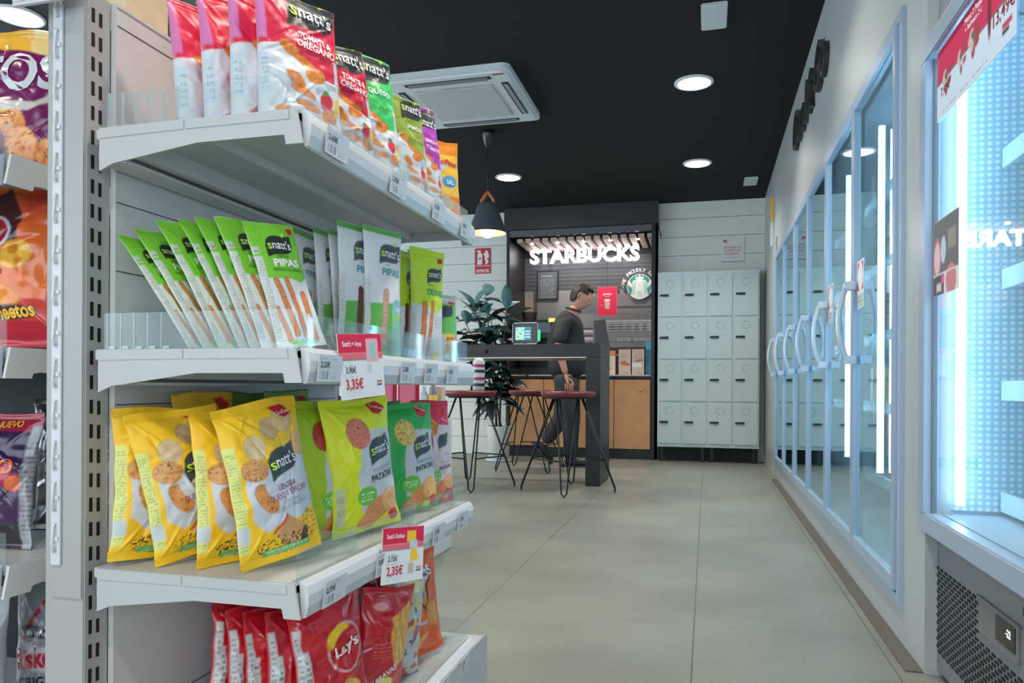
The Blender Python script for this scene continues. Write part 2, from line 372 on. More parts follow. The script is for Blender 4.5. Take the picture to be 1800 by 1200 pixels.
# left wall: a low wall, a lintel and posts between the windows
mb=MB(); mb.box((-6,-3,0),(-5.9,8,.45)); mb.box((-6,-3,2.5),(-5.9,8,CEIL))
for y in (-3,-.3,2.4,5.1,7.7): mb.box((-6,y,.45),(-5.9,y+.25,2.5))
struct(mb.build('wall_left',WALLW))
mb=MB(); mb.box((-6,-3,0),(1.5,-2.9,.3)); mb.box((-6,-3,2.6),(1.5,-2.9,CEIL))
for x in (-6,-4.1,-2.2,-.3,1.3): mb.box((x,-3,.3),(x+.12,-2.9,2.6))
struct(mb.build('wall_front',WALLW))
# right wall: the white front of the refrigerated cabinets
RW=mat('white_cabinet_front',(172,178,180),.35,noise=.02,nscale=2)
XW=.555; OY0,OY1,OZ0,OZ1=2.37,6.42,.112,1.864
mb=MB()
mb.box((XW,2.155,0),(XW+.06,OY0,CEIL)); mb.box((XW,OY0,OZ1),(XW+.06,OY1,CEIL)); mb.box((XW,OY0,0),(XW+.06,OY1,OZ0))
mb.box((XW,OY1,0),(XW+.06,7.9,CEIL)); mb.box((XW-.012,6.47,0),(XW,6.62,2.0))
mb.box((1.44,-3,0),(1.5,8.6,CEIL)); mb.box((XW+.05,2.22,1.9),(1.44,7.9,1.95)); mb.box((XW+.06,2.225,0),(1.44,2.235,CEIL))
struct(mb.build('wall_right',RW))
struct(MB().box((XW-.045,2.16,0),(XW-.002,6.42,.004)).build('trim_1',mat('dark_floor_strip',(92,88,82),.6)))
# script lettering above the cabinets
mb=MB()
t=thing('wall_lettering','black raised lettering high on the white wall above the glass doors','lettering',(XW,4.47,2.365))
for wd,c0,wz in (('Cool',-.36,.66),('&',.13,.17),('Go',.49,.36)):
    q,tf=text_verts(wd,0,0,.33,0,0,.25,wz); mb=MB(); n=len(q)
    LX=-.004; lp=lambda d:[(LX-d,-(a+c0),b) for a,b in q]
    mb.add(lp(.022)+lp(0),tf+[tuple(i+n for i in f) for f in tf]); ed={}
    for f in tf:
        for i in range(len(f)): ed[(f[i],f[(i+1)%len(f)])]=1
    mb.add(lp(.022)+lp(0),[(a,b,b+n,a+n) for (a,b) in ed if (b,a) not in ed]); mb.build('letters',mat('black_letters',(38,40,42),.4),t)
# yellow notice far along the cabinet wall
t=thing('wall_notice','narrow yellow and white notice board sticking out far along the right wall','sign',(XW,6.8,2.2))
MB().box((-.03,-.01,0),(-.003,.01,.20)).build('yellow_panel',mat('yellow_card',(235,185,70),.5),t)
MB().box((-.03,-.01,-.22),(-.003,.01,-.005)).build('white_panel',PLAST,t)
# ---------------- built-in glass door fridge ----------------
fr=thing('glass_door_fridge','long built-in fridge of six tall glass doors in the right wall','fridge',(XW,2.37,0))
def Lc(x,y,z,o=(XW,2.37,0)): return (x-o[0],y-o[1],z-o[2])
mb=MB()
e=.022
mb.box(Lc(XW-.012,OY0,OZ0+.03),Lc(XW+.03,OY0+.035,OZ1-.03)); mb.box(Lc(XW-.012,OY1-.03,OZ0+.03),Lc(XW+.03,OY1,OZ1-.03))
mb.box(Lc(XW-.012,OY0,OZ1-.03),Lc(XW+.03,OY1,OZ1)); mb.box(Lc(XW-.012,OY0,OZ0),Lc(XW+.03,OY1,OZ0+.03))
mb.build('outer_frame',ALU,fr)
INT=mat('cold_white_liner',(196,214,222),.45)
mb=MB()
mb.box(Lc(1.28,2.4,.15),Lc(1.3,6.4,1.85)); mb.box(Lc(.6,2.38,.15),Lc(1.3,2.40,1.85)); mb.box(Lc(.6,6.4,.15),Lc(1.3,6.42,1.85))
mb.box(Lc(.6,2.4,.13),Lc(1.3,6.4,.15)); mb.box(Lc(.6,2.4,1.83),Lc(1.3,6.4,1.85)); mb.build('cabinet_liner',INT,fr)
MY=[2.405,3.06,3.735,4.39,5.06,5.75,6.39]
GASK=mat('dark_gasket',(40,46,50),.5)
for i in range(6):
    y0,y1=MY[i],MY[i+1]; z0,z1=OZ0+.04,OZ1-.04
    d=MB(); wv=.028
    d.box(Lc(XW-.022,y0+.003,z0),Lc(XW+.008,y0+wv,z1)); d.box(Lc(XW-.022,y1-wv,z0),Lc(XW+.008,y1-.003,z1))
    d.box(Lc(XW-.022,y0+wv,z1-wv),Lc(XW+.008,y1-wv,z1)); d.box(Lc(XW-.022,y0+wv,z0),Lc(XW+.008,y1-wv,z0+wv+.012))
    dr=d.build('glass_door',ALU,fr)
    MB().box(Lc(XW-.010,y0+wv-.002,z0+wv),Lc(XW-.004,y1-wv+.002,z1-wv)).build('glass_pane',GLASS,dr)
    g=MB(); 
    for a,b in (((XW+.008,y0+.01,z0),(XW+.014,y0+.03,z1)),((XW+.008,y1-.03,z0),(XW+.014,y1-.01,z1))): g.box(Lc(*a),Lc(*b))
    g.build('gasket',GASK,dr)
    h=MB(); yh=y1-.02 if True else y0; pts=[]
    for k in range(13):
        q=k/12; zz=.855+q*.285; bulge=.024+.030*math.sin(PI*q)**.8; pts.append(Lc(XW-.022-bulge,yh-.02,zz))
    h.tube(pts,.011,10); h.box(Lc(XW-.058,yh-.038,.840),Lc(XW-.018,yh+.0,.872),.003); h.box(Lc(XW-.058,yh-.038,1.118),Lc(XW-.018,yh+.0,1.150),.003)
    h.build('bow_handle',mat('pale_grey_handle',(190,200,212),.3,metal=.2),dr)
LED=mat('cold_light_tube',(255,255,255),.5,emit=(190,226,250),es=22)
for i,y in enumerate(MY[1:-1]):
    MB().tube([Lc(.634,y,.43),Lc(.634,y,1.74)],.012,10).build('light_tube',LED,fr)
MB().tube([Lc(.70,3.17,.42),Lc(.70,3.17,1.76)],.012,10).build('light_tube',LED,fr)  # extra glowing tube added in place of a reflected one
SH=[.36,.66,.95,1.24,1.53]
for z in SH:
    s=MB(); s.box(Lc(.70,2.42,z),Lc(1.27,6.38,z+.012)); s.box(Lc(.685,2.42,z-.012),Lc(.70,6.38,z+.03)); s.build('wire_shelf',mat('white_wire_shelf',(205,220,226),.4),fr)
# handle stickers on the nearest doors
for i,yy in ((0,3.06),(1,3.735)):
    def pf(p):
        p.rect(-.5,.32*p.A,.5,p.A,(226,230,232)); p.rect(-.4,.37*p.A,.4,.96*p.A,(205,60,75)); p.ell(0,.66*p.A,.34,.42,(225,230,232)); p.rect(-.5,0,.5,.3*p.A,(200,202,200)); p.lines(-.35,.35,.05,.4,3)
    o=panel('door_sticker',PAPER,.125,.175,pf,N=36,th=.001); place(o,(XW-.0118,yy-.105,1.045),-90)
    tag(o,('red and white sticker beside the handle of the nearest glass door','red and white sticker beside the handle of the second glass door')[i],'sticker','door stickers')
# bottles and cartons in the near bays
def bottle_mesh(kind):
    m=MB()
    if kind==0: m.lathe([(.028,0),(.031,.01),(.031,.13),(.028,.15),(.013,.185),(.012,.20)],n=14); 
    elif kind==1: m.lathe([(.026,0),(.03,.006),(.03,.11),(.026,.122)],n=14)
    else: m.box((-.03,-.03,0),(.03,.03,.17),.004)
    return m
BC=[(150,60,60),(60,120,90),(225,225,225),(200,160,60),(70,110,170),(40,45,50),(210,110,60)]
proto={}
rb=random.Random(5)
for zi,z in enumerate(SH):
    for bi,(ya,yb) in enumerate(((2.47,3.02),(3.1,3.68))):
        nm=['top','second','third','fourth','lowest'][4-zi]; kind=(zi+bi)%3; c=BC[(zi*2+bi)%7]
        kn=('bottle','can','carton')[kind]
        for k in range(5):
            y=ya+(k+.5)*(yb-ya)/5
            key=(kind,c)
            if key not in proto:
                o=bottle_mesh(kind).build('drink_'+kn,mat('drink_%s_%d'%(kn,sum(c)),c,.3)); proto[key]=o
                cp=MB(); 
                if kind==0: cp.lathe([(.0135,.2),(.0135,.216)],n=12); cp.build('cap',PLAST,o)
            else:
                s0=proto[key]; o=s0.copy(); COL.objects.link(o)
                for ch in s0.children: c2=ch.copy(); c2.parent=o; COL.objects.link(c2)
            o.location=(.745,y,z+.0125)
            tag(o,'%s on the %s fridge shelf behind the %s glass door'%(kn,nm,('nearest','second')[bi]),kn,'%ss on the %s fridge shelf, %s door'%(kn,nm,('nearest','second')[bi]))
# ---------------- standing cooler at the right ----------------
CX0=.58
ck=thing('upright_cooler','tall glass-fronted upright cooler standing at the right edge','fridge',(CX0,2.22,0))
def Lk_(x,y,z): return (x-CX0,y-2.22,z)
Y1,Y0=2.205,.95
m=MB(); m.box(Lk_(CX0+.02,Y1-.02,.36),Lk_(1.3,Y1,1.98)); m.box(Lk_(CX0+.02,Y0-.05,.02),Lk_(1.3,Y0-.03,1.98)); m.box(Lk_(1.28,Y0-.03,.02),Lk_(1.3,Y1,1.98))
m.box(Lk_(CX0+.02,Y0-.05,1.72),Lk_(1.3,Y1,1.98)); m.box(Lk_(CX0+.02,Y0-.05,.36),Lk_(1.3,Y1,.42)); m.build('cabinet_body',mat('cooler_white',(190,206,220),.4),ck)
m=MB(); m.box(Lk_(CX0+.005,Y0-.05,.02),Lk_(CX0+.03,2.225,.352)); m.build('grille_panel',mat('grey_grille_panel',(128,131,136),.45,metal=.3),ck)
gr=MB()
gz0,gz1=.065,.285
row=0; zz=gz0
while zz<gz1:
    yy=2.178-(.017 if row%2 else 0)
    while yy>1.0:
        if not (1.60<yy<1.86 and zz>.19): gr.box(Lk_(CX0+.0035,yy-.021,zz),Lk_(CX0+.0055,yy,zz+.0068))
        yy-=.034
    zz+=.0102; row+=1
o=gr.build('vent_slots',mat('slot_black',(10,11,12),.8),ck); o['kind']='stuff'
m=MB(); m.box(Lk_(CX0+.002,1.625,.225),Lk_(CX0+.006,1.845,.292)); m.box(Lk_(CX0-.001,1.62,.22),Lk_(CX0+.004,1.85,.225)); m.box(Lk_(CX0-.001,1.62,.29),Lk_(CX0+.004,1.85,.295)); dp=m.build('control_display',mat('display_bezel',(112,112,112),.5),ck)
MB().box(Lk_(CX0+.0005,1.64,.233),Lk_(CX0+.002,1.74,.284)).build('display_screen',mat('black_glass',(14,15,16),.12),dp)
m=MB(); tv,tf=text_verts('-22',0,0,.022,0,.01); m.add([Lk_(CX0-.0002,1.672-a*.9,.262+b) for a,b in tv],tf); m.build('display_digits',mat('lit_digits',(230,235,240),.5,emit=(225,235,245),es=1.5),dp)
m=MB(); tv,tf=text_verts('Hoshi',0,0,.03,0,.012); m.add([Lk_(CX0+.0045,1.58-a,.325+b*.9) for a,b in tv],tf); m.build('maker_mark',mat('black_letters',(38,40,42),.4),ck)
FZ0,FZ1=.372,1.662; FY0=.98
m=MB(); a=.052
m.box(Lk_(CX0-.03,Y1-a,FZ0+a),Lk_(CX0+.012,Y1,FZ1-a),.0); m.box(Lk_(CX0-.03,FY0,FZ0+a),Lk_(CX0+.012,FY0+a,FZ1-a),.0)
m.box(Lk_(CX0-.0295,FY0+.0,FZ1-a),Lk_(CX0+.0115,Y1-.0,FZ1),.004); m.box(Lk_(CX0-.0295,FY0+.0,FZ0),Lk_(CX0+.0115,Y1-.0,FZ0+a),.004)
dr=m.build('glass_door',ALU,ck)
CG=clearmat('cooler_glass',(.9,.97,1),1.3,.012,1.5,haze=.06)
MB().box(Lk_(CX0-.012,FY0+a-.004,FZ0+a-.004),Lk_(CX0-.006,Y1-a+.004,FZ1-a+.004)).build('glass_pane',CG,dr)
MB().box(Lk_(CX0-.012,Y1-a-.003,FZ0+a),Lk_(CX0+.001,Y1-a+.001,FZ1-a)).build('gasket',GASK,dr)
m=MB(); m.prism([(CX0+.0,1.69),(CX0+.02,1.69),(CX0+.02,2.05),(CX0+.01,2.05)],'y',FY0,Y1); 
m.v=[(x-CX0,y-2.22,z) for x,y,z in m.v]; m.build('header_panel',mat('grey_header',(132,136,138),.35),ck)
m=MB(); m.box(Lk_(CX0-.012,FY0,1.672),Lk_(CX0+.015,Y1+.02,1.690)); m.build('header_trim',mat('pale_trim',(195,200,196),.35),ck)
# perforated lit inside wall, light strip and shelves
def perf():
    m=bpy.data.materials.new('perforated_liner'); m.use_nodes=True; nt=m.node_tree; b=nt.nodes['Principled BSDF']; N=nt.nodes.new
    tc=N('ShaderNodeTexCoord'); mp=N('ShaderNodeMapping'); mp.inputs['Scale'].default_value=(55,0,62); v=N('ShaderNodeTexVoronoi'); v.inputs['Randomness'].default_value=0; v.inputs['Scale'].default_value=1
    nt.links.new(tc.outputs['Object'],mp.inputs[0]); nt.links.new(mp.outputs[0],v.inputs['Vector'])
    r=N('ShaderNodeValToRGB'); r.color_ramp.elements[0].color=L(246,250,250); r.color_ramp.elements[1].color=L(172,212,230); r.color_ramp.elements[0].position=.2; r.color_ramp.elements[1].position=.42
    nt.links.new(v.outputs['Distance'],r.inputs[0]); nt.links.new(r.outputs[0],b.inputs['Base Color']); b.inputs['Roughness'].default_value=.4; return m
PERF=perf()
m=MB(); m.box(Lk_(CX0+.03,Y1-.03,.43),Lk_(1.27,Y1-.021,1.71)); m.box(Lk_(1.26,Y0,.43),Lk_(1.275,Y1-.03,1.71)); m.build('perforated_liner',PERF,ck)
m=MB()
for k in range(4): m.box(Lk_(CX0+.016+.006*k,Y1-.034-.004*(k%2),.43),Lk_(CX0+.0185+.006*k,Y1-.030,1.70))
m.build('door_jamb_ribs',mat('blue_grey_rib',(100,140,165),.4),ck)
MB().box(Lk_(CX0+.040,Y1-.085,.45),Lk_(CX0+.058,Y1-.068,1.68)).build('light_strip',mat('cold_strip',(255,255,255),.5,emit=(190,230,252),es=9),ck)
MB().box(Lk_(CX0+.05,Y0+.05,1.700),Lk_(CX0+.075,Y1-.1,1.712)).build('light_strip',MC['cold_strip'],ck); MB().box(Lk_(CX0+.05,Y0+.02,.47),Lk_(CX0+.07,Y0+.035,1.66)).build('light_strip',MC['cold_strip'],ck)  # roof and far-side strips added to brighten the inside of the cooler
for z in (.43+.02,.735,1.02,1.33):
    s=MB(); s.box(Lk_(CX0+.16,Y0,z),Lk_(1.25,Y1-.04,z+.012)); s.box(Lk_(CX0+.15,Y0,z-.015),Lk_(CX0+.16,Y1-.05,z+.035)); s.build('shelf',mat('cooler_shelf_white',(215,228,234),.35),ck)
# tubs of frozen food
for k,(y,z) in enumerate([(1.98,1.032),(1.85,1.032),(1.98,.747),(1.85,.747),(1.72,.747)]):
    t=thing('food_tub',['pale printed frozen food tub on the upper cooler shelf, nearest the hinge side','second pale frozen food tub on the upper cooler shelf','pale frozen food tub on the lower cooler shelf, nearest the hinge side','second frozen food tub on the lower cooler shelf','third frozen food tub on the lower cooler shelf'][k],'food tub',(.80,y,z+.001),0,'tubs in the cooler')
    MB().lathe([(.038,0),(.048,.13)],n=20).build('tub',mat('tub_card',(176,160,150),.5),t); MB().lathe([(.050,.13),(.050,.142)],n=20).build('lid',PLAST,t)
# promotional poster and sticker on the cooler door
def pf(p):
    p.rect(-.5,.52*p.A,.5,p.A,(196,30,80)); p.rect(-.5,.50*p.A,.5,.525*p.A,(40,30,32)); p.rect(-.5,0,.5,.5*p.A,(198,212,228))
    for cx,cz,s in ((-.36,.50,.09),(-.14,.52,.07),(.02,.56,.1)):
        for k in range(9): p.ell(cx+.05*math.cos(k*2.4)*(k%3)*.6,cz*p.A+.03*math.sin(k*2.4)*(k%3),s*.32,s*.22,[(110,92,86),(196,180,168),(150,60,66)][k%3],rot=k*40)
    p.ell(.22,.62*p.A,.022,.12,(110,20,50)); p.rect(.205,.82*p.A,.235,.93*p.A,(120,30,60)); p.rect(.205,.93*p.A,.235,.95*p.A,(220,220,220))
    p.lines(-.42,.2,.06*p.A,.13*p.A,2); p.rect(.36,.2*p.A,.46,.27*p.A,(190,40,70)); p.rect(.36,.14*p.A,.43,.19*p.A,(40,40,44))
o=panel('promotional_poster',PAPER,.50,.178,pf,[('Menú 2 Pizzas',.03,.315,.04,(240,235,240),0,.02),('+ Refresco 2 L',.03,.275,.036,(240,235,240),0,.02),('13,49€',.37,.15,.085,(150,30,50),0,.005),('7,49€',-.37,.13,.06,(150,30,50),0,.005)],N=150,th=.001)
place(o,(CX0-.014,1.855,1.427),-90); tag(o,'crimson and pale blue offer poster with prices across the top of the cooler door','poster')
def pf(p):
    p.rect(-.5,.28*p.A,.5,p.A,(112,110,112)); p.ell(-.33,.5*p.A,.17,.26,(190,120,130)); p.ell(-.33,.5*p.A,.12,.2,(225,190,195)); p.ell(-.08,.58*p.A,.1,.17,(190,205,220)); p.rect(.1,.55*p.A,.4,.8*p.A,(150,146,140))
    p.rect(-.5,0,-.05,.27*p.A,(90,86,90)); p.ell(.22,.15*p.A,.2,.2,(206,132,142),20); p.rect(-.35,.05*p.A,-.15,.16*p.A,(215,190,200)); p.ell(-.1,.2*p.A,.06,.05,(226,90,170)); p.rect(-.5,.27*p.A,.5,.285*p.A,(225,228,232))
o=panel('door_sticker',PAPER,.20,.19,pf,N=60,th=.001); place(o,(CX0-.0135,2.035,.985),-90)
tag(o,'grey food sticker with pink pictures on the cooler door glass','sticker')
# ---------------- ceiling fittings ----------------
LM=mat('lamp_diffuser',(255,255,255),.5,emit=(255,250,240),es=9)
for i,(x,y) in enumerate(LP):
    t=thing('ceiling_downlight',['round recessed downlight in the black ceiling above the aisle, nearest to the air conditioner','round recessed downlight in the black ceiling nearest the lockers','round recessed downlight in the black ceiling before the coffee corner','large looking round downlight at the top left corner of the photo'][i] if i<4 else 'round recessed ceiling downlight outside the view','ceiling light',(x,y,CEIL),0,'ceiling downlights')
    MB().lathe([(.122,0),(.122,-.006),(.104,-.012),(.100,-.004)],n=40,cap0=False,cap1=False).build('trim_ring',PLAST,t)
    MB().lathe([(.102,-.005),(.102,-.008)],n=40).build('diffuser',LM,t)
    if i>=4: t['label']='round white downlight recessed in the ceiling over the shop floor'
acx,acy=-1.56,4.66
t=thing('ceiling_air_conditioner','square white ceiling cassette air conditioner with dusty grille','air conditioner',(acx,acy,CEIL))
def rr(hx,hy,r,n=6):
    o=[]
    for cx,cy,a0 in ((hx-r,hy-r,0),(-hx+r,hy-r,90),(-hx+r,-hy+r,180),(hx-r,-hy+r,270)):
        for k in range(n+1): a=R(a0+90*k/n); o.append((cx+r*math.cos(a),cy+r*math.sin(a)))
    return o
m=MB(); m.prism(rr(.415,.445,.05),'z',-.035,0); m.prism(rr(.39,.415,.05),'z',-.045,-.035); m.build('panel',mat('ac_white',(214,220,222),.45),t)
def grillm():
    m=bpy.data.materials.new('dusty_return_grille'); m.use_nodes=True; nt=m.node_tree; b=nt.nodes['Principled BSDF']; N=nt.nodes.new
    tc=N('ShaderNodeTexCoord'); wv=N('ShaderNodeTexWave'); wv.inputs['Scale'].default_value=28; wv.bands_direction='Y'; nt.links.new(tc.outputs['Object'],wv.inputs['Vector'])
    n=N('ShaderNodeTexNoise'); n.inputs['Scale'].default_value=5; nt.links.new(tc.outputs['Object'],n.inputs['Vector'])
    a=N('ShaderNodeMath'); a.operation='MULTIPLY_ADD'; a.inputs[1].default_value=.35; nt.links.new(wv.outputs['Fac'],a.inputs[0]); nt.links.new(n.outputs['Fac'],a.inputs[2])
    r=N('ShaderNodeValToRGB'); r.color_ramp.elements[0].color=L(132,128,116); r.color_ramp.elements[1].color=L(196,200,200); r.color_ramp.elements[0].position=.38; r.color_ramp.elements[1].position=.72
    nt.links.new(a.outputs[0],r.inputs[0]); nt.links.new(r.outputs[0],b.inputs['Base Color']); b.inputs['Roughness'].default_value=.7; return m
m=MB(); m.box((-.26,-.26,-.050),(.26,.26,-.045)); m.build('return_grille',grillm(),t)
m=MB()
for k in range(40): m.box((-.255,-.252+k*.0128,-.054),(.255,-.246+k*.0128,-.050))
m.build('grille_bars',mat('ac_white2',(196,200,198),.5),t)
for s,(a,b) in enumerate((((-.28,.335),(.28,.375)),((-.28,-.375),(.28,-.335)),((.32,-.27),(.365,.27)),((-.365,-.27),(-.32,.27)))):
    m=MB(); m.box((a[0],a[1],-.0465),(b[0],b[1],-.044)); v=m.build('air_outlet',mat('outlet_dark',(30,32,34),.6),t)
    m=MB()
    if s<2: m.prism([(a[1]+.008,-.047),(b[1]-.004,-.056),(b[1]-.004,-.052),(a[1]+.01,-.044)],'x',a[0]+.02,b[0]-.02)
    else: m.prism([(a[0]+.008,-.047),(b[0]-.004,-.056),(b[0]-.004,-.052),(a[0]+.01,-.044)],'y',a[1]+.02,b[1]-.02)
    m.build('louvre',mat('louvre_grey',(120,126,130),.4),v)
MB().box((.30,-.40,-.0475),(.37,-.385,-.045)).build('badge',mat('ac_badge',(150,70,80),.4),t)
for i,(x,y,s,lab) in enumerate([(.025,3.94,.13,'square white plate on the black ceiling at the top of the photo'),(.38,7.18,.12,'small white plate on the black ceiling near the lockers')]):
    tag(MB().box((x-s/2,y-s,CEIL-.02),(x+s/2,y+s,CEIL),.005).build('ceiling_plate',PLAST),lab,'ceiling plate','white ceiling plates')
# pendant lamp over the bar table
px,py=-1.607,5.34
t=thing('pendant_lamp','dark grey cone pendant lamp with orange straps and a glowing bulb','pendant lamp',(px,py,0))
MB().lathe([(.05,CEIL),(.048,CEIL-.02),(.022,CEIL-.105),(.010,CEIL-.115)],n=24).build('canopy',mat('dark_metal',(60,62,64),.25,metal=.6),t)
MB().tube([(0,0,CEIL-.11),(0,0,2.2)],.003,6).build('cord',BLACK,t)
prof=[(.02,2.135),(.055,2.13),(.078,2.105),(.093,2.05),(.122,1.97),(.146,1.90)]
MB().lathe(prof,n=40,cap1=False,cap0=False).build('lamp_shade',mat('slate_shade',(74,82,86),.45),t)
MB().lathe([(a-.004,z) for a,z in prof],n=40,cap1=False,cap0=False).build('shade_lining',mat('white_lining',(235,225,205),.6),t)
m=MB()
for s in (-1,1): m.tube([(s*.055,0,2.085),(s*.045,0,2.15),(0,0,2.215)],.012,6)
m.build('leather_strap',mat('orange_leather',(205,120,80),.5),t)
MB().ball((0,0,1.925),(.06,.06,.06),20,12).build('bulb',mat('glowing_bulb',(255,240,210),.3,emit=(255,238,205),es=3.2),t)
l=disk('pendant_glow',(px,py,1.86),.06,7,(1,.9,.72))

# ================= COFFEE CORNER =================
BX0,BX1,BY=-2.105,-.525,7.72
bc=thing('coffee_corner','black-framed coffee corner with an overhead hood, oak cupboards and printed back wall','coffee stand',(0,0,0))
m=MB(); m.box((-2.13,BY-.02,2.43),(-.495,8.44,CEIL-.005)); m.build('hood',mat('satin_black_hood',(28,28,29),.36,spec=.9),bc)
m=MB(); m.box((BX0,BY,0),(BX0+.035,8.44,2.43)); m.build('side_panel',BLACKW,bc)
m=MB(); m.box((BX1-.035,BY,0),(BX1,8.44,2.43)); m.build('side_panel',BLACKW,bc)
m=MB(); m.box((-.515,BY+.02,2.44),(-.49,7.86,2.46)); m.tube([(-.50,BY-.02,2.43),(-.46,BY-.02,2.28)],.006,6); m.build('bracket',BLACK,bc)
m=MB(); m.box((BX0+.035,BY+.0,2.36),(BX1-.035,BY+.05,2.425)); m.build('front_rail',mat('grey_rail',(92,92,96),.5),bc)
sl=mat('pink_beige_slat',(196,170,160),.5)
for k in range(16):
    x=BX0+.10+k*.093; MB().box((x,BY+.06,2.305),(x+.062,8.40,2.345)).build('ceiling_slat',sl,bc)
SPT=mat('spot_glow',(255,255,255),.5,emit=(255,236,205),es=14)
for k in range(5):
    x=BX0+.25+k*.285; o=MB().lathe([(.018,2.298),(.018,2.306)],(x,BY+.14,0),n=16).build('spot_lamp',SPT,bc)
    disk('corner_spot',(x,BY+.14,2.29),.02,1.6,(1,.86,.74))
# cupboards: left half and right half with a knob each
OAK=mat('light_oak',(198,144,100),.45,noise=.07,nscale=9)
kn=mat('brass_knob',(205,170,100),.3,metal=.7)
m=MB(); m.box((BX0+.035,BY+.02,.0),(BX1-.035,8.42,.10)); m.build('plinth',BLACK,bc)
m=MB(); m.box((BX0+.035,BY+.04,.10),(BX1-.035,8.42,.83)); m.build('carcass',BLACKW,bc)
xs=[BX0+.04,BX0+.04+.375,BX0+.04+.75,BX0+.04+1.125,BX1-.04]
for k in range(4):
    d=MB().box((xs[k]+.003,BY+.012,.105),(xs[k+1]-.003,BY+.036,.825),.002).build('cupboard_door',OAK,bc)
    kx=xs[k+1]-.05 if k%2==0 else xs[k+1]-.10
    MB().ball((kx,BY+.0,.715),(.012,.014,.012),12,8).build('knob',kn,d)
m=MB(); m.box((BX0+.035,BY+.005,.835),(BX1-.035,8.42,.862)); m.build('counter_top',mat('counter_edge_black',(24,24,25),.35),bc)
m=MB(); m.box((BX0+.036,BY+.03,.862),(BX1-.036,8.42,.875)); m.build('counter_surface',mat('pale_counter',(206,198,190),.35),bc)
# printed back wall: a grey-scale shop scene
MW,MH=1.50,1.36
def pf(p):
    A=p.A
    n=vnoise(p.x*5,p.z*5,3)*.5+vnoise(p.x*12,p.z*12,4)*.3+vnoise(p.x*40,p.z*40,6)*.2
    p.c=lin((150,148,150))*(.55+.6*n)[:,None]
    p.rect(-.5,.72*A,.5,A,(74,74,78)); 
    for k in range(7): p.rect(-.5,(.745+k*.033)*A,.5,(.752+k*.033)*A,(108,108,112))
    p.rect(-.5,0,.5,.17*A,(40,40,42)); p.rect(.05,.17*A,.5,.235*A,(58,56,58)); p.rect(.03,.165*A,.5,.178*A,(170,170,172))
    for k in range(7): p.ell(-.05+k*.055,.70*A,.012,.02,(70,70,74),20)
    p.rect(-.08,.52*A,.18,.66*A,(110,112,116)); p.ell(.16,.66*A,.03,.05,(200,200,204)); p.rect(.1,.56*A,.5,.575*A,(70,70,74)); p.rect(.1,.45*A,.5,.46*A,(214,214,216)); p.rect(.12,.36*A,.5,.45*A,(166,166,168))
    p.rect(.04,.30*A,.5,.36*A,(146,146,150)); p.rect(.04,.275*A,.5,.285*A,(110,110,114)); 
    for k in range(6): p.rect(.14+.06*k,.37*A,.17+.06*k,.43*A,(190,190,192)); p.lines(.15,.48,.36*A,.44*A,4,(90,90,94),.5,k)
    for k in range(4): p.rect(-.10,(.18+.06*k)*A,.035,(.205+.06*k)*A,(208,208,210)); p.rect(-.10,(.205+.06*k)*A,.035,(.22+.06*k)*A,(56,56,60))
    p.rect(-.5,.36*A,-.43,.66*A,(176,150,140)); p.rect(-.43,.34*A,-.40,.72*A,(90,84,84)); p.rect(-.5,.33*A,-.25,.36*A,(60,52,48)); p.rect(-.24,.35*A,-.12,.72*A,(150,148,150))
    p.lines(-.5,-.26,.36*A,.41*A,2,(110,96,90),.8)
    # blurred barista of the printed scene
    p.poly([(.04,.46*A),(.13,.47*A),(.15,.33*A),(.165,.24*A),(.14,.20*A),(.05,.20*A)],(84,84,90)); p.poly([(.035,.20*A),(.15,.20*A),(.185,.03*A),(.13,.03*A),(.09,.14*A),(.05,.08*A)],(166,156,146))
o=panel('printed_back_wall',mat('satin_print',attr=True,rough=.45),MW,MH,pf,[('LATTE',.27,.298*.9,.035,(205,205,206),0,.012),('ESPRESSO',.42,.298*.9,.035,(205,205,206),0,.012)],N=200,th=.02,parent=bc)
place(o,((BX0+BX1)/2,8.40,.875))
m=MB(); m.box((BX0+.035,8.415,.862),(BX1-.035,8.44,2.43)); m.build('rear_panel',BLACK,bc)
# lit brand letters
tv,tf=text_verts('STARBUCKS',0,0,.215,0,.026,0,1.235)
n=len(tv); m=MB(); cx=-1.355; cz=2.185; yy=8.20
cx=-1.345; cz=2.215
m.add([(cx+a,yy,cz+b) for a,b in tv]+[(cx+a,yy+.05,cz+b) for a,b in tv],tf+[tuple(i+n for i in f)[::-1] for f in tf])
ed={}
for f in tf:
    for i in range(len(f)): ed[(f[i],f[(i+1)%len(f)])]=1
m.add([(cx+a,yy,cz+b) for a,b in tv]+[(cx+a,yy+.05,cz+b) for a,b in tv],[(a,b,b+n,a+n) for (a,b) in ed if (b,a) not in ed])
sg=tag(m.build('lit_sign_letters',mat('lit_white_letters',(255,255,255),.5,emit=(250,250,255),es=3.0)),'row of glowing white capital letters hanging over the coffee counter','sign')
m=MB(); 
for x in (cx-.5,cx+.33): m.box((x-.003,yy+.02,cz+.06),(x+.003,yy+.026,2.305))
m.box((cx-.6,yy+.02,cz-.004),(cx+.6,yy+.03,cz+.004))
m.build('hanging_rod',BLACK,sg)
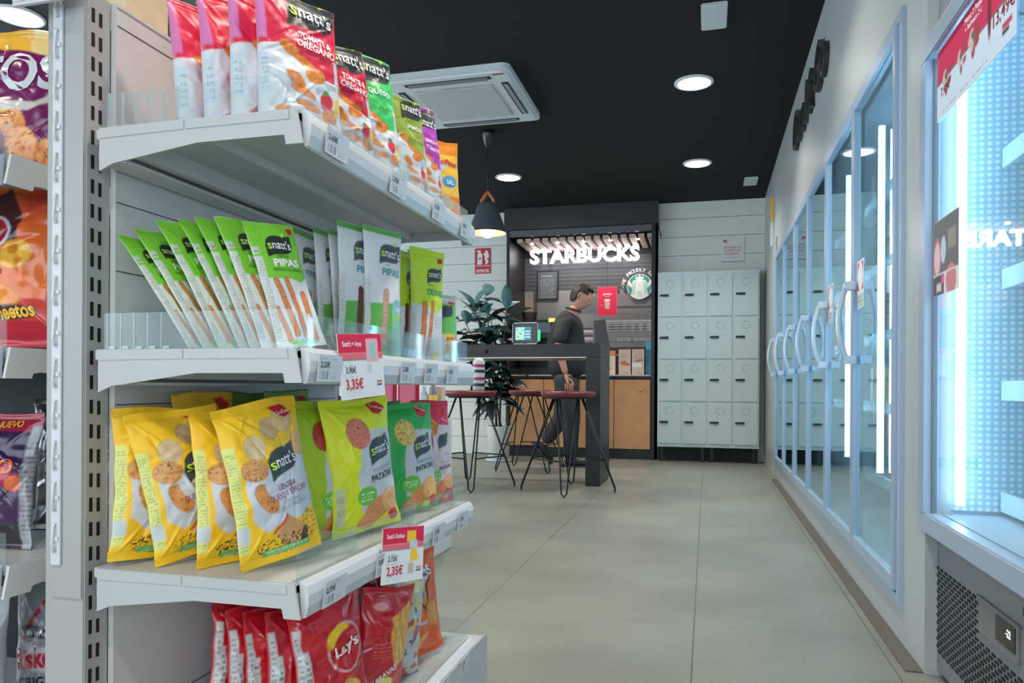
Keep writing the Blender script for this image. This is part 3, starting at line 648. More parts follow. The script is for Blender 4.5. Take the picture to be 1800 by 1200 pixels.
# round emblem
ex,ez=-.735,1.87
em=thing('round_emblem_sign','round green and white emblem sign on the printed back wall','sign',(ex,8.36,ez))
def pf(p):
    z=p.z-.5; x=p.x; r=np.hypot(x,z); p.c[:]=lin((70,72,76))
    p.ell(0,.5,.49,.49,(60,66,68)); p.ell(0,.5,.465,.465,(232,238,236)); p.ell(0,.5,.44,.44,(40,150,140))
    # crowned long-haired figure, much simplified
    p.poly([(-.30,.05+.1),(-.34,.5),(-.24,.72),(0,.80),(.24,.72),(.34,.5),(.30,.15),(.1,.03),(-.1,.03)],(226,234,232))
    p.ell(0,.62,.12,.15,(236,242,240)); p.ell(-.045,.635,.02,.008,(40,130,120)); p.ell(.045,.635,.02,.008,(40,130,120)); p.ell(0,.55,.035,.01,(40,130,120))
    p.poly([(-.16,.78),(-.13,.9),(-.07,.83),(0,.95),(.07,.83),(.13,.9),(.16,.78)],(232,238,236))
    for s in (-1,1):
        for k in range(4): p.poly([(s*(.15+.05*k),.68-.04*k),(s*(.17+.05*k),.68-.04*k),(s*(.2+.045*k),.2),(s*(.18+.045*k),.2)],(60,150,142),.8)
        p.ell(s*.37,.62,.05,.12,(232,238,236),-s*20); p.ell(s*.33,.33,.04,.14,(40,150,140),s*14)
    p.ell(0,.25,.07,.17,(236,242,240)); p.lines(-.07,.07,.1,.35,6,(60,150,142),.8)
    m_=r>.5; p.c[m_]=lin((226,230,230))
o=panel('emblem_face',mat('satin_print',attr=True,rough=.45),.30,.30,pf,N=90,th=.002,parent=em); 
# trim to a disc
me=o.data
import bmesh
bm=bmesh.new(); bm.from_mesh(me); bmesh.ops.delete(bm,geom=[f for f in bm.faces if math.hypot(f.calc_center_median().x,f.calc_center_median().z-.15)>.149 or len([v for v in f.verts if abs(v.co.y-.001)<1e-6])],context='FACES'); bm.to_mesh(me); bm.free()
o.location=(0,-.012,-.15)
mb=MB(); mb.lathe([(.15,0),(.15,.012)],n=48); q=mb.build('emblem_disc',mat('emblem_edge',(60,66,68),.5),em); q.rotation_euler=(R(90),0,0); 
m=MB(); S_='WE PROUDLY SERVE'
for i,ch in enumerate(S_):
    a=R(180-10-(i+.5)*160/len(S_)); v,f=text_verts(ch,0,0,.055,math.degrees(a)-90,.02)
    if len(v): m.add([(.185*math.cos(a)+x,-.003,.185*math.sin(a)+z) for x,z in v],f)
m.ball((-.185,-.003,.0),.008,8,6); m.ball((.185,-.003,0),.008,8,6)
m.build('arched_lettering',mat('white_vinyl',(232,234,234),.5),em)
# framed menu
fm=thing('framed_menu','dark framed menu board on the left of the printed back wall','menu board',(-1.79,8.385,1.745))
MB().box((-.125,-.02,0),(.125,0,.34)).build('frame',BLACK,fm)
def pf(p):
    p.rect(-.5,0,.5,p.A,(92,100,106)); p.lines(-.3,.3,.84*p.A,.9*p.A,1,(220,222,222),.9); p.lines(-.4,.4,.12*p.A,.78*p.A,14,(170,178,182),.6); p.rect(-.42,.05*p.A,.42,.065*p.A,(190,196,198))
o=panel('menu_sheet',PAPER,.215,.30,pf,N=60,th=.002,parent=fm); o.location=(0,-.0225,.02)
# red offer poster
def pf(p):
    p.rect(-.5,0,.5,p.A,(232,52,88)); p.rect(-.12,.28*p.A,.12,.52*p.A,(206,176,150)); p.poly([(-.14,.54*p.A),(.14,.54*p.A),(.11,.24*p.A),(-.11,.24*p.A)],(214,186,158)); p.ell(0,.545*p.A,.15,.05,(236,226,214)); p.lines(-.4,-.2,.36*p.A,.4*p.A,1,(240,210,215),.9)
o=panel('offer_poster',PAPER,.215,.32,pf,[('perfect',0,1.12,.15,(245,235,238),0,.03),('moment',0,1.0,.08,(245,225,230),0,.01)],N=60,th=.002); place(o,(-1.075,8.19,1.535)); tag(o,'red poster with a coffee cup hanging over the coffee counter','poster')
MB().box((-.002,.002,.31),(.002,.004,.60)).build('hanger',BLACK,o)
# goods on the counter, right half
def packbox(name,label,x,w,h,d,c,side,art,y=7.98):
    t=thing(name,label,'coffee package',(x,y,.8755),0,'packages on the coffee counter')
    def pf(p):
        p.rect(-.5,0,.5,p.A,c); art(p)
    MB().box((-w/2,-.03+.001,0),(w/2,d,h),.002).build('box_body',mat('pack_side_%d'%sum(side),side,.5),t)
    o=panel('printed_front',PAPER,w*.97,h*.97,pf,N=40,th=.0015,parent=t); o.location=(0,-.0306,.003)
    return t
def a1(p): p.rect(-.5,.78*p.A,.5,p.A,(240,150,80)); p.lines(-.3,.3,.4*p.A,.7*p.A,4,(190,150,120)); p.ell(0,.25*p.A,.2,.12,(220,160,120)); p.lines(-.2,.2,.08*p.A,.14*p.A,1,(200,60,60),.9)
def a2(p): p.ell(.05,.42*p.A,.42,.13,(205,110,70),-8); p.chip(-.1,.5*p.A,.2,.1,10,(224,140,90),(190,80,50)); p.lines(-.3,.3,.62*p.A,.85*p.A,4,(160,120,110)); p.lines(-.1,.35,.05*p.A,.12*p.A,1,(180,50,60),.9)
def a3(p): p.ell(.1,.56*p.A,.35,.1,(190,120,80),8); p.rect(-.5,.3*p.A,.3,.46*p.A,(228,228,232)); p.lines(-.3,.3,.65*p.A,.88*p.A,4,(160,120,110)); p.lines(-.1,.35,.05*p.A,.12*p.A,1,(180,50,60),.9)
packbox('coffee_box','white and orange coffee box, leftmost on the counter',-1.0,.115,.26,.06,(228,216,200),(210,60,70),a1,7.90)
packbox('coffee_box','beige coffee box with red sides and an orange picture on the counter',-.845,.13,.275,.06,(206,188,172),(176,24,60),a2,7.90)
packbox('coffee_box','beige coffee box with a white band next to the cyan bag on the counter',-.705,.13,.275,.06,(206,188,176),(176,24,60),a3,7.90)
t=thing('coffee_bag','tall cyan coffee bag at the right end of the counter','coffee package',(-.612,7.95,.8755),0,'packages on the coffee counter')
m=MB(); m.box((-.02,-.03,0),(.045,.04,.27),.008); m.prism([(-.028,.27),(.038,.27),(.015,.355),(.007,.355)],'x',-.018,.043); m.build('bag_body',mat('cyan_bag',(70,176,206),.4,noise=.08,nscale=12),t)
def pf(p): p.rect(-.5,0,.5,p.A,(92,190,214)); p.lines(-.3,.3,.5*p.A,.8*p.A,4,(50,140,170)); p.lines(-.35,.35,.15*p.A,.4*p.A,3,(210,235,240))
o=panel('bag_label',PAPER,.055,.2,pf,N=30,th=.001,parent=t); o.location=(.0125,-.031,.02)
# coffee machine at the left of the counter
t=thing('coffee_machine','black coffee machine at the left of the coffee counter','coffee machine',(-1.78,8.02,.8755))
m=MB(); m.box((-.27,-.12,0),(.18,.33,.08),.008); m.box((-.27,.10,.08),(.18,.33,.52),.008); m.box((-.27,-.14,.40),(.18,.12,.60),.012); m.build('machine_body',mat('machine_black',(30,31,33),.3),t)
MB().box((-.05,-.146,.46),(.13,-.141,.57)).build('front_plate',mat('blue_grey_plate',(96,112,132),.3),t)
MB().box((.11,-.148,.575),(.18,-.141,.615)).build('orange_light',mat('orange_indicator',(255,190,90),.4,emit=(255,190,90),es=1.2),t)
m=MB(); m.tube([(-.05,-.06,.40),(-.05,-.06,.33)],.018,12); m.build('spout',mat('dark_metal',(60,62,64),.25),t)
MB().lathe([(.07,.60),(.09,.70),(.09,.705)],(-.16,.1,0),n=24).build('bean_hopper',clearmat('smoked',(.45,.45,.48),1,.05),t)
# ================= LOCKERS =================
LKM=mat('pale_green_grey_lockers',(196,212,212),.4)
lx0,lx1,lz0,lz1,ly0=-.485,.492,.15,1.905,7.60
for u in range(2):
    a=lx0+(lx1-lx0)/2*u; b=a+(lx1-lx0)/2
    t=thing('locker_cabinet',('left','right')[u]+' pale locker cabinet of eight doors against the back wall','lockers',((a+b)/2,ly0,0),0,'locker cabinets')
    ox=(a+b)/2
    m=MB(); m.box((a-ox,.0,lz0),(b-ox,.25,lz1)); m.build('locker_body',LKM,t)
    for sx in (a-ox+.03,b-ox-.06):
        MB().box((sx,.02,0),(sx+.03,.05,lz0)).build('leg',BLACK,t); 
    MB().box((a-ox,.2,.0),(b-ox,.22,lz0)).build('rear_shade_board',mat('dark_shade_board',(48,46,44),.7),t)  # dark board put in for the shade beneath the lockers
    hh=(lz1-lz0-.06)/4; ww=(b-a)/2
    for r_ in range(4):
        for c_ in range(2):
            x=a-ox+c_*ww; z=lz0+.03+r_*hh
            d=MB().box((x+.014,-.014,z+.006),(x+ww-.012,-.001,z+hh-.006),.002).build('locker_door',mat('locker_door_face',(190,207,208),.38),t)
            l=MB(); l.box((x+.038,-.028,z+hh*.49),(x+.108,-.014,z+hh*.49+.022),.003); l.ball((x+.030,-.018,z+hh*.49+.011),.011,10,6); l.build('latch',mat('latch_black',(28,32,34),.4),d)
            g=MB(); cxx,czz=x+.12,z+hh*.79
            for k in range(16):
                a0=2*PI*k/16; 
                if k==13 or k==1: continue
                p0=[(cxx+rr_*math.cos(a0+q),-.0150,czz+rr_*math.sin(a0+q)) for rr_,q in ((.034,0),(.037,.0),(.037,.30),(.034,.30))]; g.add(p0,[(0,1,2,3)])
                p1=[(cxx+rr_*math.cos(a0+q),-.0150,czz+rr_*math.sin(a0+q)) for rr_,q in ((.037,.1),(.044,.12),(.044,.17),(.037,.2))]; g.add(p1,[(0,1,2,3)])
            g.build('number_ring',mat('grey_print',(120,134,138),.5),d)
# notice above the lockers
def pf(p):
    p.rect(-.5,0,.5,p.A,(226,228,226)); p.rect(-.42,.84*p.A,-.26,.91*p.A,(200,50,70)); p.rect(-.36,.79*p.A,-.24,.83*p.A,(110,112,116)); p.rect(-.48,.0,.5,.03*p.A,(90,120,140)); p.lines(-.4,.4,.18*p.A,.24*p.A,1,(214,120,135),.7)
o=panel('wall_notice',PAPER,.225,.25,pf,[('RECOGIDA DE',-.02,.66,.125,(214,80,104),0,.01,.72),('TU PEDIDO EN',-.02,.52,.125,(214,80,104),0,.01,.74),('TAQUILLAS',-.07,.38,.125,(214,80,104),0,.01,.62)],N=60,th=.004); place(o,(.245,7.855,2.025)); tag(o,'small white notice with pink lettering on the boarded wall above the lockers','sign')
# fire extinguisher sign
def pf(p):
    A=p.A; p.rect(-.5,0,.5,A,(206,60,70)); p.rect(-.46,.3*A,.46,.32*A,(240,240,240))
    p.rect(-.34,.36*A,-.04,.72*A,(240,240,240)); p.ell(-.19,.74*A,.15,.12,(240,240,240)); p.rect(-.24,.82*A,-.14,.92*A,(240,240,240)); p.ell(-.30,.88*A,.1,.05,(240,240,240)); p.rect(-.28,.56*A,-.10,.62*A,(206,60,70))
    for k,(cx,cz) in enumerate(((.25,.45),(.2,.6),(.3,.7),(.24,.82),(.16,.72))): p.ell(cx,cz*A,.08,.15,(240,240,240),-20+k*14)
o=panel('fire_sign',PAPER,.185,.285,pf,[('EXTINTOR',0,.16,.26,(244,244,244),0,.03,.8)],N=70,th=.003); place(o,(-2.415,7.855,1.995)); tag(o,'red and white fire extinguisher sign on the boarded wall below the pendant lamp','sign')
# ================= BAR TABLE =================
TZ=1.073; ty0,ty1=5.53,6.08
t=thing('bar_table','long black bar table with a thick top and panel legs','table',(-1.6,5.8,0))
o_=(-1.6,5.8,0)
def T_(x,y,z): return (x-o_[0],y-o_[1],z)
MB().box(T_(-2.9,ty0,.973),T_(-.775,ty1,TZ),.003).build('table_top',BLACKW,t)
MB().box(T_(-2.9,ty0-.003,.966),T_(-.88,ty1,.9745)).build('steel_strip',mat('brushed_strip',(170,166,160),.3,metal=.6),t)
MB().box(T_(-.885,ty0,0),T_(-.775,ty1,.9735),.003).build('leg_panel',BLACKW,t)
MB().box(T_(-2.9,ty0,0),T_(-2.79,ty1,.9735),.003).build('leg_panel',BLACKW,t)
sk=MB().box(T_(-1.83,ty0-.006,1.0),T_(-1.62,ty0+.001,1.05),.002).build('socket_plate',mat('socket_dark',(44,44,46),.4),t)
m=MB(); 
for x in (-1.79,-1.755): m.box(T_(x,ty0-.008,1.03),T_(x+.02,ty0-.005,1.036)); m.box(T_(x,ty0-.008,1.012),T_(x+.02,ty0-.005,1.018))
m.build('usb_slot',BLACK,sk)
mm_=MB().lathe([(.019,0),(.019,.004)],n=20); q=mm_.build('round_socket',mat('slot_black',(10,11,12),.8),sk); q.location=T_(-1.665,ty0-.006,1.025); q.rotation_euler=(R(90),0,0)
# touch terminal standing on the table
t=thing('touch_terminal','small touch screen terminal with a lit green strip standing on the bar table','screen',(-1.46,5.95,TZ+.0005),R(-4))
m=MB(); m.box((-.112,-.012,.025),(.112,.018,.205),.012); m.build('housing',mat('silver_bezel',(180,182,184),.25,metal=.6),t)
m=MB(); m.box((-.104,-.014,.032),(.104,-.011,.198),.0008); m.build('bezel',mat('black_glass',(14,15,16),.12),t)
def pf(p):
    A=p.A; p.rect(-.5,0,.5,A,(40,120,150)); p.rect(-.5,0,.08,A,(150,215,200)); 
    for k in range(9): p.ell(-.4+.05*k%0.4,(.1+.09*k)*A,.08,.05,[(220,240,235),(90,170,110),(190,110,100)][k%3],k*30)
    for k in range(3): p.rect(.12,(.6-.22*k)*A,.44,(.72-.22*k)*A,(170,210,225))
scr=bpy.data.materials.new('screen_display'); scr.use_nodes=True; b=scr.node_tree.nodes['Principled BSDF']; a=scr.node_tree.nodes.new('ShaderNodeAttribute'); a.attribute_name='print'
scr.node_tree.links.new(a.outputs['Color'],b.inputs['Emission Color']); b.inputs['Emission Strength'].default_value=1.0; b.inputs['Base Color'].default_value=(.02,.02,.02,1)
o=panel('screen',scr,.135,.105,pf,N=40,th=.001,parent=t); o.location=(-.012,-.0146,.06)
MB().box((.118,-.006,.05),(.128,.008,.14)).build('green_light',mat('green_led',(40,255,110),.4,emit=(40,235,110),es=1.6),t)
m=MB(); m.box((-.06,-.04,0),(.06,.06,.012),.004); m.box((-.02,.0,.01),(.02,.015,.04)); m.build('stand',mat('silver_stand',(190,192,194),.3,metal=.5),t)
# ================= STOOLS =================
SEAT=mat('oxblood_leather_seat',(112,44,50),.38,noise=.25,nscale=9); ROD=mat('black_steel_rod',(30,31,34),.35,metal=.4)
def make_stool():
    t=thing('bar_stool','','bar stool',(0,0,0))
    m=MB(); m.lathe([(.02,.668),(.15,.668),(.185,.678),(.197,.695),(.195,.708),(.180,.716),(.12,.708),(.02,.702)],n=44); m.build('seat',SEAT,t)
    m=MB(); m.lathe([(.16,.662),(.165,.668)],n=36); m.build('seat_plate',ROD,t)
    for k in range(4):
        a=PI/2*k; f=(.335*math.cos(a),.335*math.sin(a),.0)
        m=MB(); top=[(.125*math.cos(a+s*.62),.125*math.sin(a+s*.62),.664) for s in (-1,1)]
        fx,fy=f[0],f[1]; dx,dy=-math.sin(a),math.cos(a)
        m.tube([top[0],(fx-dx*.018,fy-dy*.018,.03),(fx,fy,.007),(fx+dx*.018,fy+dy*.018,.03),top[1]],.0062,8); m.build('leg',ROD,t)
    def at(a,s,z):
        q=(z-.03)/(.664-.03); fx,fy=.335*math.cos(a),.335*math.sin(a); dx,dy=-math.sin(a),math.cos(a)
        return (fx+dx*.018*s+(.125*math.cos(a+s*.62)-fx-dx*.018*s)*q, fy+dy*.018*s+(.125*math.sin(a+s*.62)-fy-dy*.018*s)*q, z)
    for k in range(4):
        a=PI/2*k; MB().tube([at(a,1,.235),at(a+PI/2,-1,.235)],.005,8).build('foot_rail',ROD,t)
    return t
def copy_thing(o,parent=None):
    c=o.copy(); COL.objects.link(c)
    if parent: c.parent=parent
    for ch in list(o.children): copy_thing(ch,c)
    return c
st=make_stool(); st.location=(-.96,5.215,0); st.rotation_euler=(0,0,R(6))
st['label']='nearest red-brown bar stool with black hairpin legs, before the table leg'; st['group']='bar stools'
for x,y,a,lb in ((-1.53,6.45,40,'red-brown bar stool behind the table, in front of the oak cupboards'),(-1.70,5.22,20,'red-brown bar stool at the left, half hidden by the snack shelves')):
    c=copy_thing(st); c.location=(x,y,0); c.rotation_euler=(0,0,R(a)); c['label']=lb
# striped canister
t=thing('striped_canister','white canister with magenta and black stripes standing on the left bar stool','canister',(-1.632,5.22,.7175))
MB().lathe([(.04,0),(.045,.01),(.045,.21),(.03,.235),(.02,.24)],n=28).build('canister_body',PLAST,t)
for z,c,nm in ((.03,(30,30,32),'black'),(.075,(160,40,90),'magenta'),(.13,(40,40,44),'black2'),(.17,(165,40,95),'magenta')): MB().lathe([(.0458,z),(.0458,z+.022)],n=28,cap0=False,cap1=False).build('stripe',mat('stripe_'+nm,c,.4),t)
# ================= PLANT =================
rp=random.Random(11)
pc=(-2.02,7.15)
t=thing('rubber_plant','tall rubber plant with big dark leaves in a white pot','plant',(pc[0],pc[1],0))
MB().lathe([(.085,.02),(.105,.04),(.12,.34),(.12,.35),(.108,.35),(.105,.30)],n=36).build('pot',mat('white_ceramic',(215,217,214),.3),t)
MB().lathe([(.13,0),(.135,.02),(.09,.025)],n=30).build('saucer',PLAST,t)
MB().lathe([(.106,.30),(.02,.31)],n=24).build('soil',mat('soil',(52,40,32),.9),t)
stems=[]
for k in range(5):
    a=k*1.3; p0=Vector((.03*math.cos(a),.03*math.sin(a),.31)); pts=[p0]; dx=(-.42+.125*k)*.95; dy=rp.uniform(-.2,.12)
    top=1.45+.10*(k%3)
    for q in (.25,.5,.75,1): pts.append(Vector((p0.x+dx*q**1.4,p0.y+dy*q**1.3,.31+(top-.31)*q)))
    stems.append(pts); MB().tube(pts,[.011,.009,.008,.006,.004],7).build('stem',mat('stem_brown',(70,62,52),.6),t)
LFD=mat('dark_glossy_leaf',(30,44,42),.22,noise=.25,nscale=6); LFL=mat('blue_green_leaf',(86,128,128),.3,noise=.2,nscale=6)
nl=0
for si,pts in enumerate(stems):
    for k in range(27):
        q=.22+.78*k/26; s=q*4; i=min(int(s),3); b_=pts[i].lerp(pts[i+1],s-i)
        az=k*2.4+si; ln=rp.uniform(.21,.31); wd=ln*rp.uniform(.40,.48); el=R(rp.uniform(-35,35)+(30 if q>.85 else 0))
        mb=MB(); nn=10; vs=[]; fs=[]
        for a in range(nn+1):
            u=a/nn; hw=wd/2*math.sin(PI*u**.85)**.8; xx=ln*u+.04; zz=-.22*ln*u*u
            for c_ in (-1,-.5,0,.5,1): vs.append((xx,c_*hw,zz+abs(c_)*hw*.35))
        for a in range(nn):
            for c_ in range(4): j=a*5+c_; fs.append((j,j+1,j+6,j+5))
        mb.add(vs,fs,True); mb.tube([(0,0,0),(.045,0,-.002)],.003,6)
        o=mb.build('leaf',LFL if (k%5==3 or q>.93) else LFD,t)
        o.location=b_; o.rotation_euler=(Matrix.Rotation(az,4,'Z')@Matrix.Rotation(-el,4,'Y')@Matrix.Rotation(rp.uniform(-.5,.5),4,'X')).to_euler()

# ================= PERSON =================
def skin(V,Eg,Rd,sub=2):
    me=bpy.data.meshes.new('sk'); me.from_pydata(V,Eg,[]); ob=bpy.data.objects.new('sk',me); COL.objects.link(ob)
    md=ob.modifiers.new('s','SKIN'); md.use_smooth_shade=True
    for i,r in enumerate(Rd):
        me.skin_vertices[0].data[i].radius=(r,r) if not hasattr(r,'__len__') else r
        me.skin_vertices[0].data[i].use_root=(i==0)
    sb=ob.modifiers.new('b','SUBSURF'); sb.levels=sub; sb.render_levels=sub
    dg=bpy.context.evaluated_depsgraph_get(); dg.update(); m=ob.evaluated_get(dg).to_mesh()
    v=[tuple(p.co) for p in m.vertices]; f=[tuple(p.vertices) for p in m.polygons]
    ob.evaluated_get(dg).to_mesh_clear(); bpy.data.objects.remove(ob); bpy.data.meshes.remove(me); return v,f
PX,PY=-1.26,6.93
pr=thing('person','person in a black polo shirt and dark jeans walking right with head bowed','person',(PX,PY,0))
# local: +x is the walking direction, -y the side towards the camera; pelvis first
J=[(-.03,0,.90),(-.035,0,1.08),(-.04,0,1.25),(-.02,0,1.38),(.03,0,1.46),(.065,0,1.52)]
Rr=[(.085,.11),(.09,.12),(.09,.12),(.07,.09),(.05,.05),(.055,.055)]
Eg=[(i,i+1) for i in range(5)]
def limb(root,pts,rad):
    n=len(J); J.extend(pts); Rr.extend([(r,r) for r in rad]); Eg.append((root,n)); Eg.extend((n+i,n+i+1) for i in range(len(pts)-1))
# near arm (right), hanging and slightly bent
limb(3,[(-.02,-.17,1.37),(-.055,-.215,1.22),(-.07,-.23,1.10),(-.03,-.235,.98),(.005,-.235,.86)],[.040,.042,.040,.036,.027])
limb(3,[(-.02,.17,1.37),(-.04,.215,1.22),(-.07,.23,1.11),(-.08,.235,.98),(-.07,.235,.86)],[.040,.042,.040,.036,.027])
limb(0,[(-.02,-.09,.84),(.02,-.10,.62),(.035,-.10,.45),(.03,-.10,.28),(.03,-.10,.09)],[.06,.058,.05,.045,.034])
limb(0,[(-.05,.09,.84),(-.07,.10,.64),(-.09,.10,.46),(-.19,.10,.31),(-.28,.10,.18)],[.06,.058,.05,.045,.034])
SKN=mat('skin',(206,150,128),.5)
bv,bf=skin(J,Eg,Rr)
B=MB(); B.add(bv,bf,True)
# head: ovoid with brow, nose, lips and chin, tipped forward
def headmesh():
    vs=[];fs=[];n=36;m=28
    for i in range(m+1):
        a=PI*i/m
        for k in range(n):
            t_=2*PI*k/n; x=math.sin(a)*math.cos(t_); y=math.sin(a)*math.sin(t_); z=math.cos(a)
            X=x*.098; Y=y*.076; Z=z*.118
            if z<0: X+=.012*(-z)*(1 if x>0 else .4); Y*=1-.25*(-z)
            fr=max(0,x)**6*max(0,1-abs(y)*3.2)
            X+=.026*fr*math.exp(-((z+.12)/.13)**2)                # nose
            X+=.010*max(0,x)**4*math.exp(-((z-.22)/.12)**2)*max(0,1-abs(y)*1.3)   # brow
            X-=.007*max(0,x)**4*math.exp(-((z-.05)/.07)**2)*math.exp(-((abs(y)-.35)/.15)**2) # eye sockets
            X+=.007*fr*math.exp(-((z+.42)/.07)**2)                # lips
            X+=.010*max(0,x)**3*math.exp(-((z+.75)/.15)**2)*max(0,1-abs(y)*1.5) # chin
            vs.append((X,Y,Z))
    for i in range(m): fs+=[(i*n+k,(i+1)*n+k,(i+1)*n+(k+1)%n,i*n+(k+1)%n) for k in range(n)]
    return vs,fs
HM=Matrix.Translation((.105,0,1.595))@Matrix.Rotation(R(30),4,'Y')
hv,hf=headmesh(); B.add([HM@Vector(v) for v in hv],hf,True)
for s in (-1,1):                                                     # ears
    B.tube([HM@Vector(p) for p in ((-.005,s*.074,-.03),(-.018,s*.082,.0),(-.012,s*.083,.028),(.004,s*.077,.03),(.006,s*.074,0),(-.002,s*.073,-.03))],.0075,8)
def hand(wx,wy,wz,s,sw=0):
    c,sn=math.cos(sw),math.sin(sw)
    def q(x,y,z): return (wx+x*c-z*sn*0+(-z)*sn,wy+y,wz+z*c)
    # palm
    v,f=skin([q(0,0,.02),q(.004,0,-.02),q(.008,0,-.06),q(.012,0,-.085)],[(0,1),(1,2),(2,3)],[(.024,.024),(.030,.016),(.038,.015),(.034,.012)],2); B.add(v,f,True)
    for k,(dx,L_) in enumerate(((.034,.062),(.013,.072),(-.008,.067),(-.027,.052))):
        z0=-.085
        v,f=skin([q(dx*.9+.008,0,z0+.015),q(dx+.01,s*.004,z0-L_*.4),q(dx+.006,s*.014,z0-L_*.75),q(dx-.002,s*.026,z0-L_)],[(0,1),(1,2),(2,3)],[.0095,.009,.0082,.007],1); B.add(v,f,True)
    v,f=skin([q(.02,0,-.025),q(.045,s*.008,-.05),(q(.054,s*.018,-.075)),q(.054,s*.024,-.098)],[(0,1),(1,2),(2,3)],[.014,.0115,.010,.008],1); B.add(v,f,True)
hand(.005,-.235,.85,1,.15); hand(-.068,.235,.85,-1,.1)
B.build('body',SKN,pr)
E_=MB()
for s in (-1,1): E_.ball(HM@Vector((.080,s*.030,.008)),.0095,12,8)
E_.build('eyes',mat('eye_dark',(70,56,50),.2),pr)
# hair
hr=MB(); vs=[]; 
for (x,y,z) in hv:
    u=Vector((x/.098,y/.076,z/.118)); 
    vs.append(u)
n=36; keep=[]
nv=[]
for (x,y,z),u in zip(hv,vs):
    k=1.10+.05*math.sin(x*160+y*90)*.5+.02*math.sin(z*210); nv.append(HM@Vector((x*k-.004,y*k,z*k+.004)))
fs=[f for f in hf if all((hv[i][2]>.028 or hv[i][0]<-.012 and hv[i][2]>-.075) and not (hv[i][0]>.062 and hv[i][2]<.068) for i in f)]
hr.add(nv,fs,True)
for k in range(26):
    a=-.9+1.8*k/25; p=Vector((.055+.02*math.cos(a*2),.055*math.sin(a)*1.25,.092)); hr.tube([HM@(p+Vector((-.03,0,.012))),HM@(p+Vector((-.004,0,.012))),HM@(p+Vector((.010,0,.0)))],[.012,.011,.005],6)
o=hr.build('hair',mat('dark_hair',(38,34,34),.55,noise=.3,nscale=40),pr); so=o.modifiers.new('t','SOLIDIFY'); so.thickness=.012; so.offset=-1
# polo shirt, trousers, shoes
sj=[(-.02,0,.80),(-.03,0,1.0),(-.045,0,1.2),(-.035,0,1.36),(.015,0,1.45)]; sr=[(.175,.20),(.168,.20),(.168,.205),(.14,.18),(.082,.08)]; se=[(0,1),(1,2),(2,3),(3,4)]
def arm(y0,pts,rad):
    n=len(sj); sj.extend(pts); sr.extend([(r,r) for r in rad]); se.append((3,n)); se.extend((n+i,n+i+1) for i in range(len(pts)-1))
arm(0,[(-.02,-.175,1.37),(-.055,-.218,1.23),(-.07,-.232,1.13)],[.08,.075,.075]); arm(0,[(-.02,.175,1.37),(-.04,.218,1.23),(-.068,.232,1.13)],[.08,.075,.075])
v,f=skin(sj,se,sr); POLO=mat('black_polo',(44,45,48),.75,noise=.1,nscale=30,bump=.6,bscale=14); m=MB(); m.add(v,f,True); sh=m.build('polo_shirt',POLO,pr)
m=MB(); m.tube([(.03+.068*math.cos(a),.066*math.sin(a),1.478-.02*math.cos(a)) for a in [2*PI*k/20 for k in range(20)]],.010,8,closed=True); m.build('collar',POLO,sh)
tj=[(-.03,0,.90),(-.03,0,.84)]; tr=[(.15,.18),(.15,.175)]; te=[(0,1)]
def leg(pts,rad):
    n=len(tj); tj.extend(pts); tr.extend([(r,r) for r in rad]); te.append((1,n)); te.extend((n+i,n+i+1) for i in range(len(pts)-1))
leg([(-.01,-.09,.76),(.02,-.10,.60),(.038,-.10,.45),(.03,-.10,.28),(.03,-.10,.08)],[.125,.105,.09,.08,.07]); leg([(-.05,.09,.76),(-.075,.10,.62),(-.09,.10,.46),(-.19,.10,.31),(-.27,.10,.19)],[.125,.105,.09,.08,.07])
v,f=skin(tj,te,tr); m=MB(); m.add(v,f,True); m.build('jeans',mat('dark_jeans',(50,54,60),.8,noise=.15,nscale=20,bump=.6,bscale=14),pr)
def shoe(name,M_):
    v,f=skin([(-.07,0,.055),(0,0,.05),(.08,0,.038),(.16,0,.03)],[(0,1),(1,2),(2,3)],[(.042,.045),(.045,.045),(.04,.034),(.036,.026)],2)
    m=MB(); m.add([M_@Vector((x,y,max(z,.012))) for x,y,z in v],f,True); o=m.build('shoe',mat('black_shoe',(30,30,32),.5),pr)
    m=MB(); m.prism([(-.11,-.04),(-.03,-.045),(.06,-.045),(.15,-.045),(.195,-.02),(.195,.02),(.15,.045),(.06,.045),(-.03,.04),(-.11,.04)],'z',0,.016); m.v=[tuple(M_@Vector(p)) for p in m.v]; m.build('sole',mat('shoe_sole',(60,60,62),.7),o)
shoe('a',Matrix.Translation((.035,-.10,0))); shoe('b',Matrix.Translation((-.30,.10,.135))@Matrix.Rotation(R(48),4,'Y')@Matrix.Translation((.0,0,-.02)))
#GONDOLA
# ================= SNACK GONDOLA =================
ZS=[.467,.803,1.143]; XF=-.565; GY0,GY1=.94,1.718
go=thing('gondola_shelving','white metal shop shelving unit full of snack bags, nearest the camera','shelving unit',(-.96,.935,0))
GO=(-.96,.935,0)
def G(*p): return (p[0]-GO[0],p[1]-GO[1],p[2]-GO[2])
def gbox(m,a,b,bev=0): return m.box(G(*a),G(*b),bev)
STL=mat('white_steel_upright',(172,172,171),.33,noise=.02,nscale=4)
def upright(y0,slots=True):
    m=MB(); gbox(m,(-1.0,y0,0),(-.925,y0+.048,1.36),.002); gbox(m,(-.985,y0-.003,.42),(-.928,y0,1.33)); u=m.build('upright_post',STL,go)
    if slots:
        m=MB(); k=0; z=.02
        while z<1.35:
            gbox(m,(-.9255,y0+.009,z),(-.9243,y0+.0150,z+.0215)); gbox(m,(-.9255,y0+.0235,z-.002),(-.9243,y0+.0295,z+.0195)); z+=.038; k+=1
        s_=m.build('slots',mat('slot_black',(10,11,12),.8),u); s_['kind']='stuff'
    return u
u0=upright(.932); upright(1.70,False)
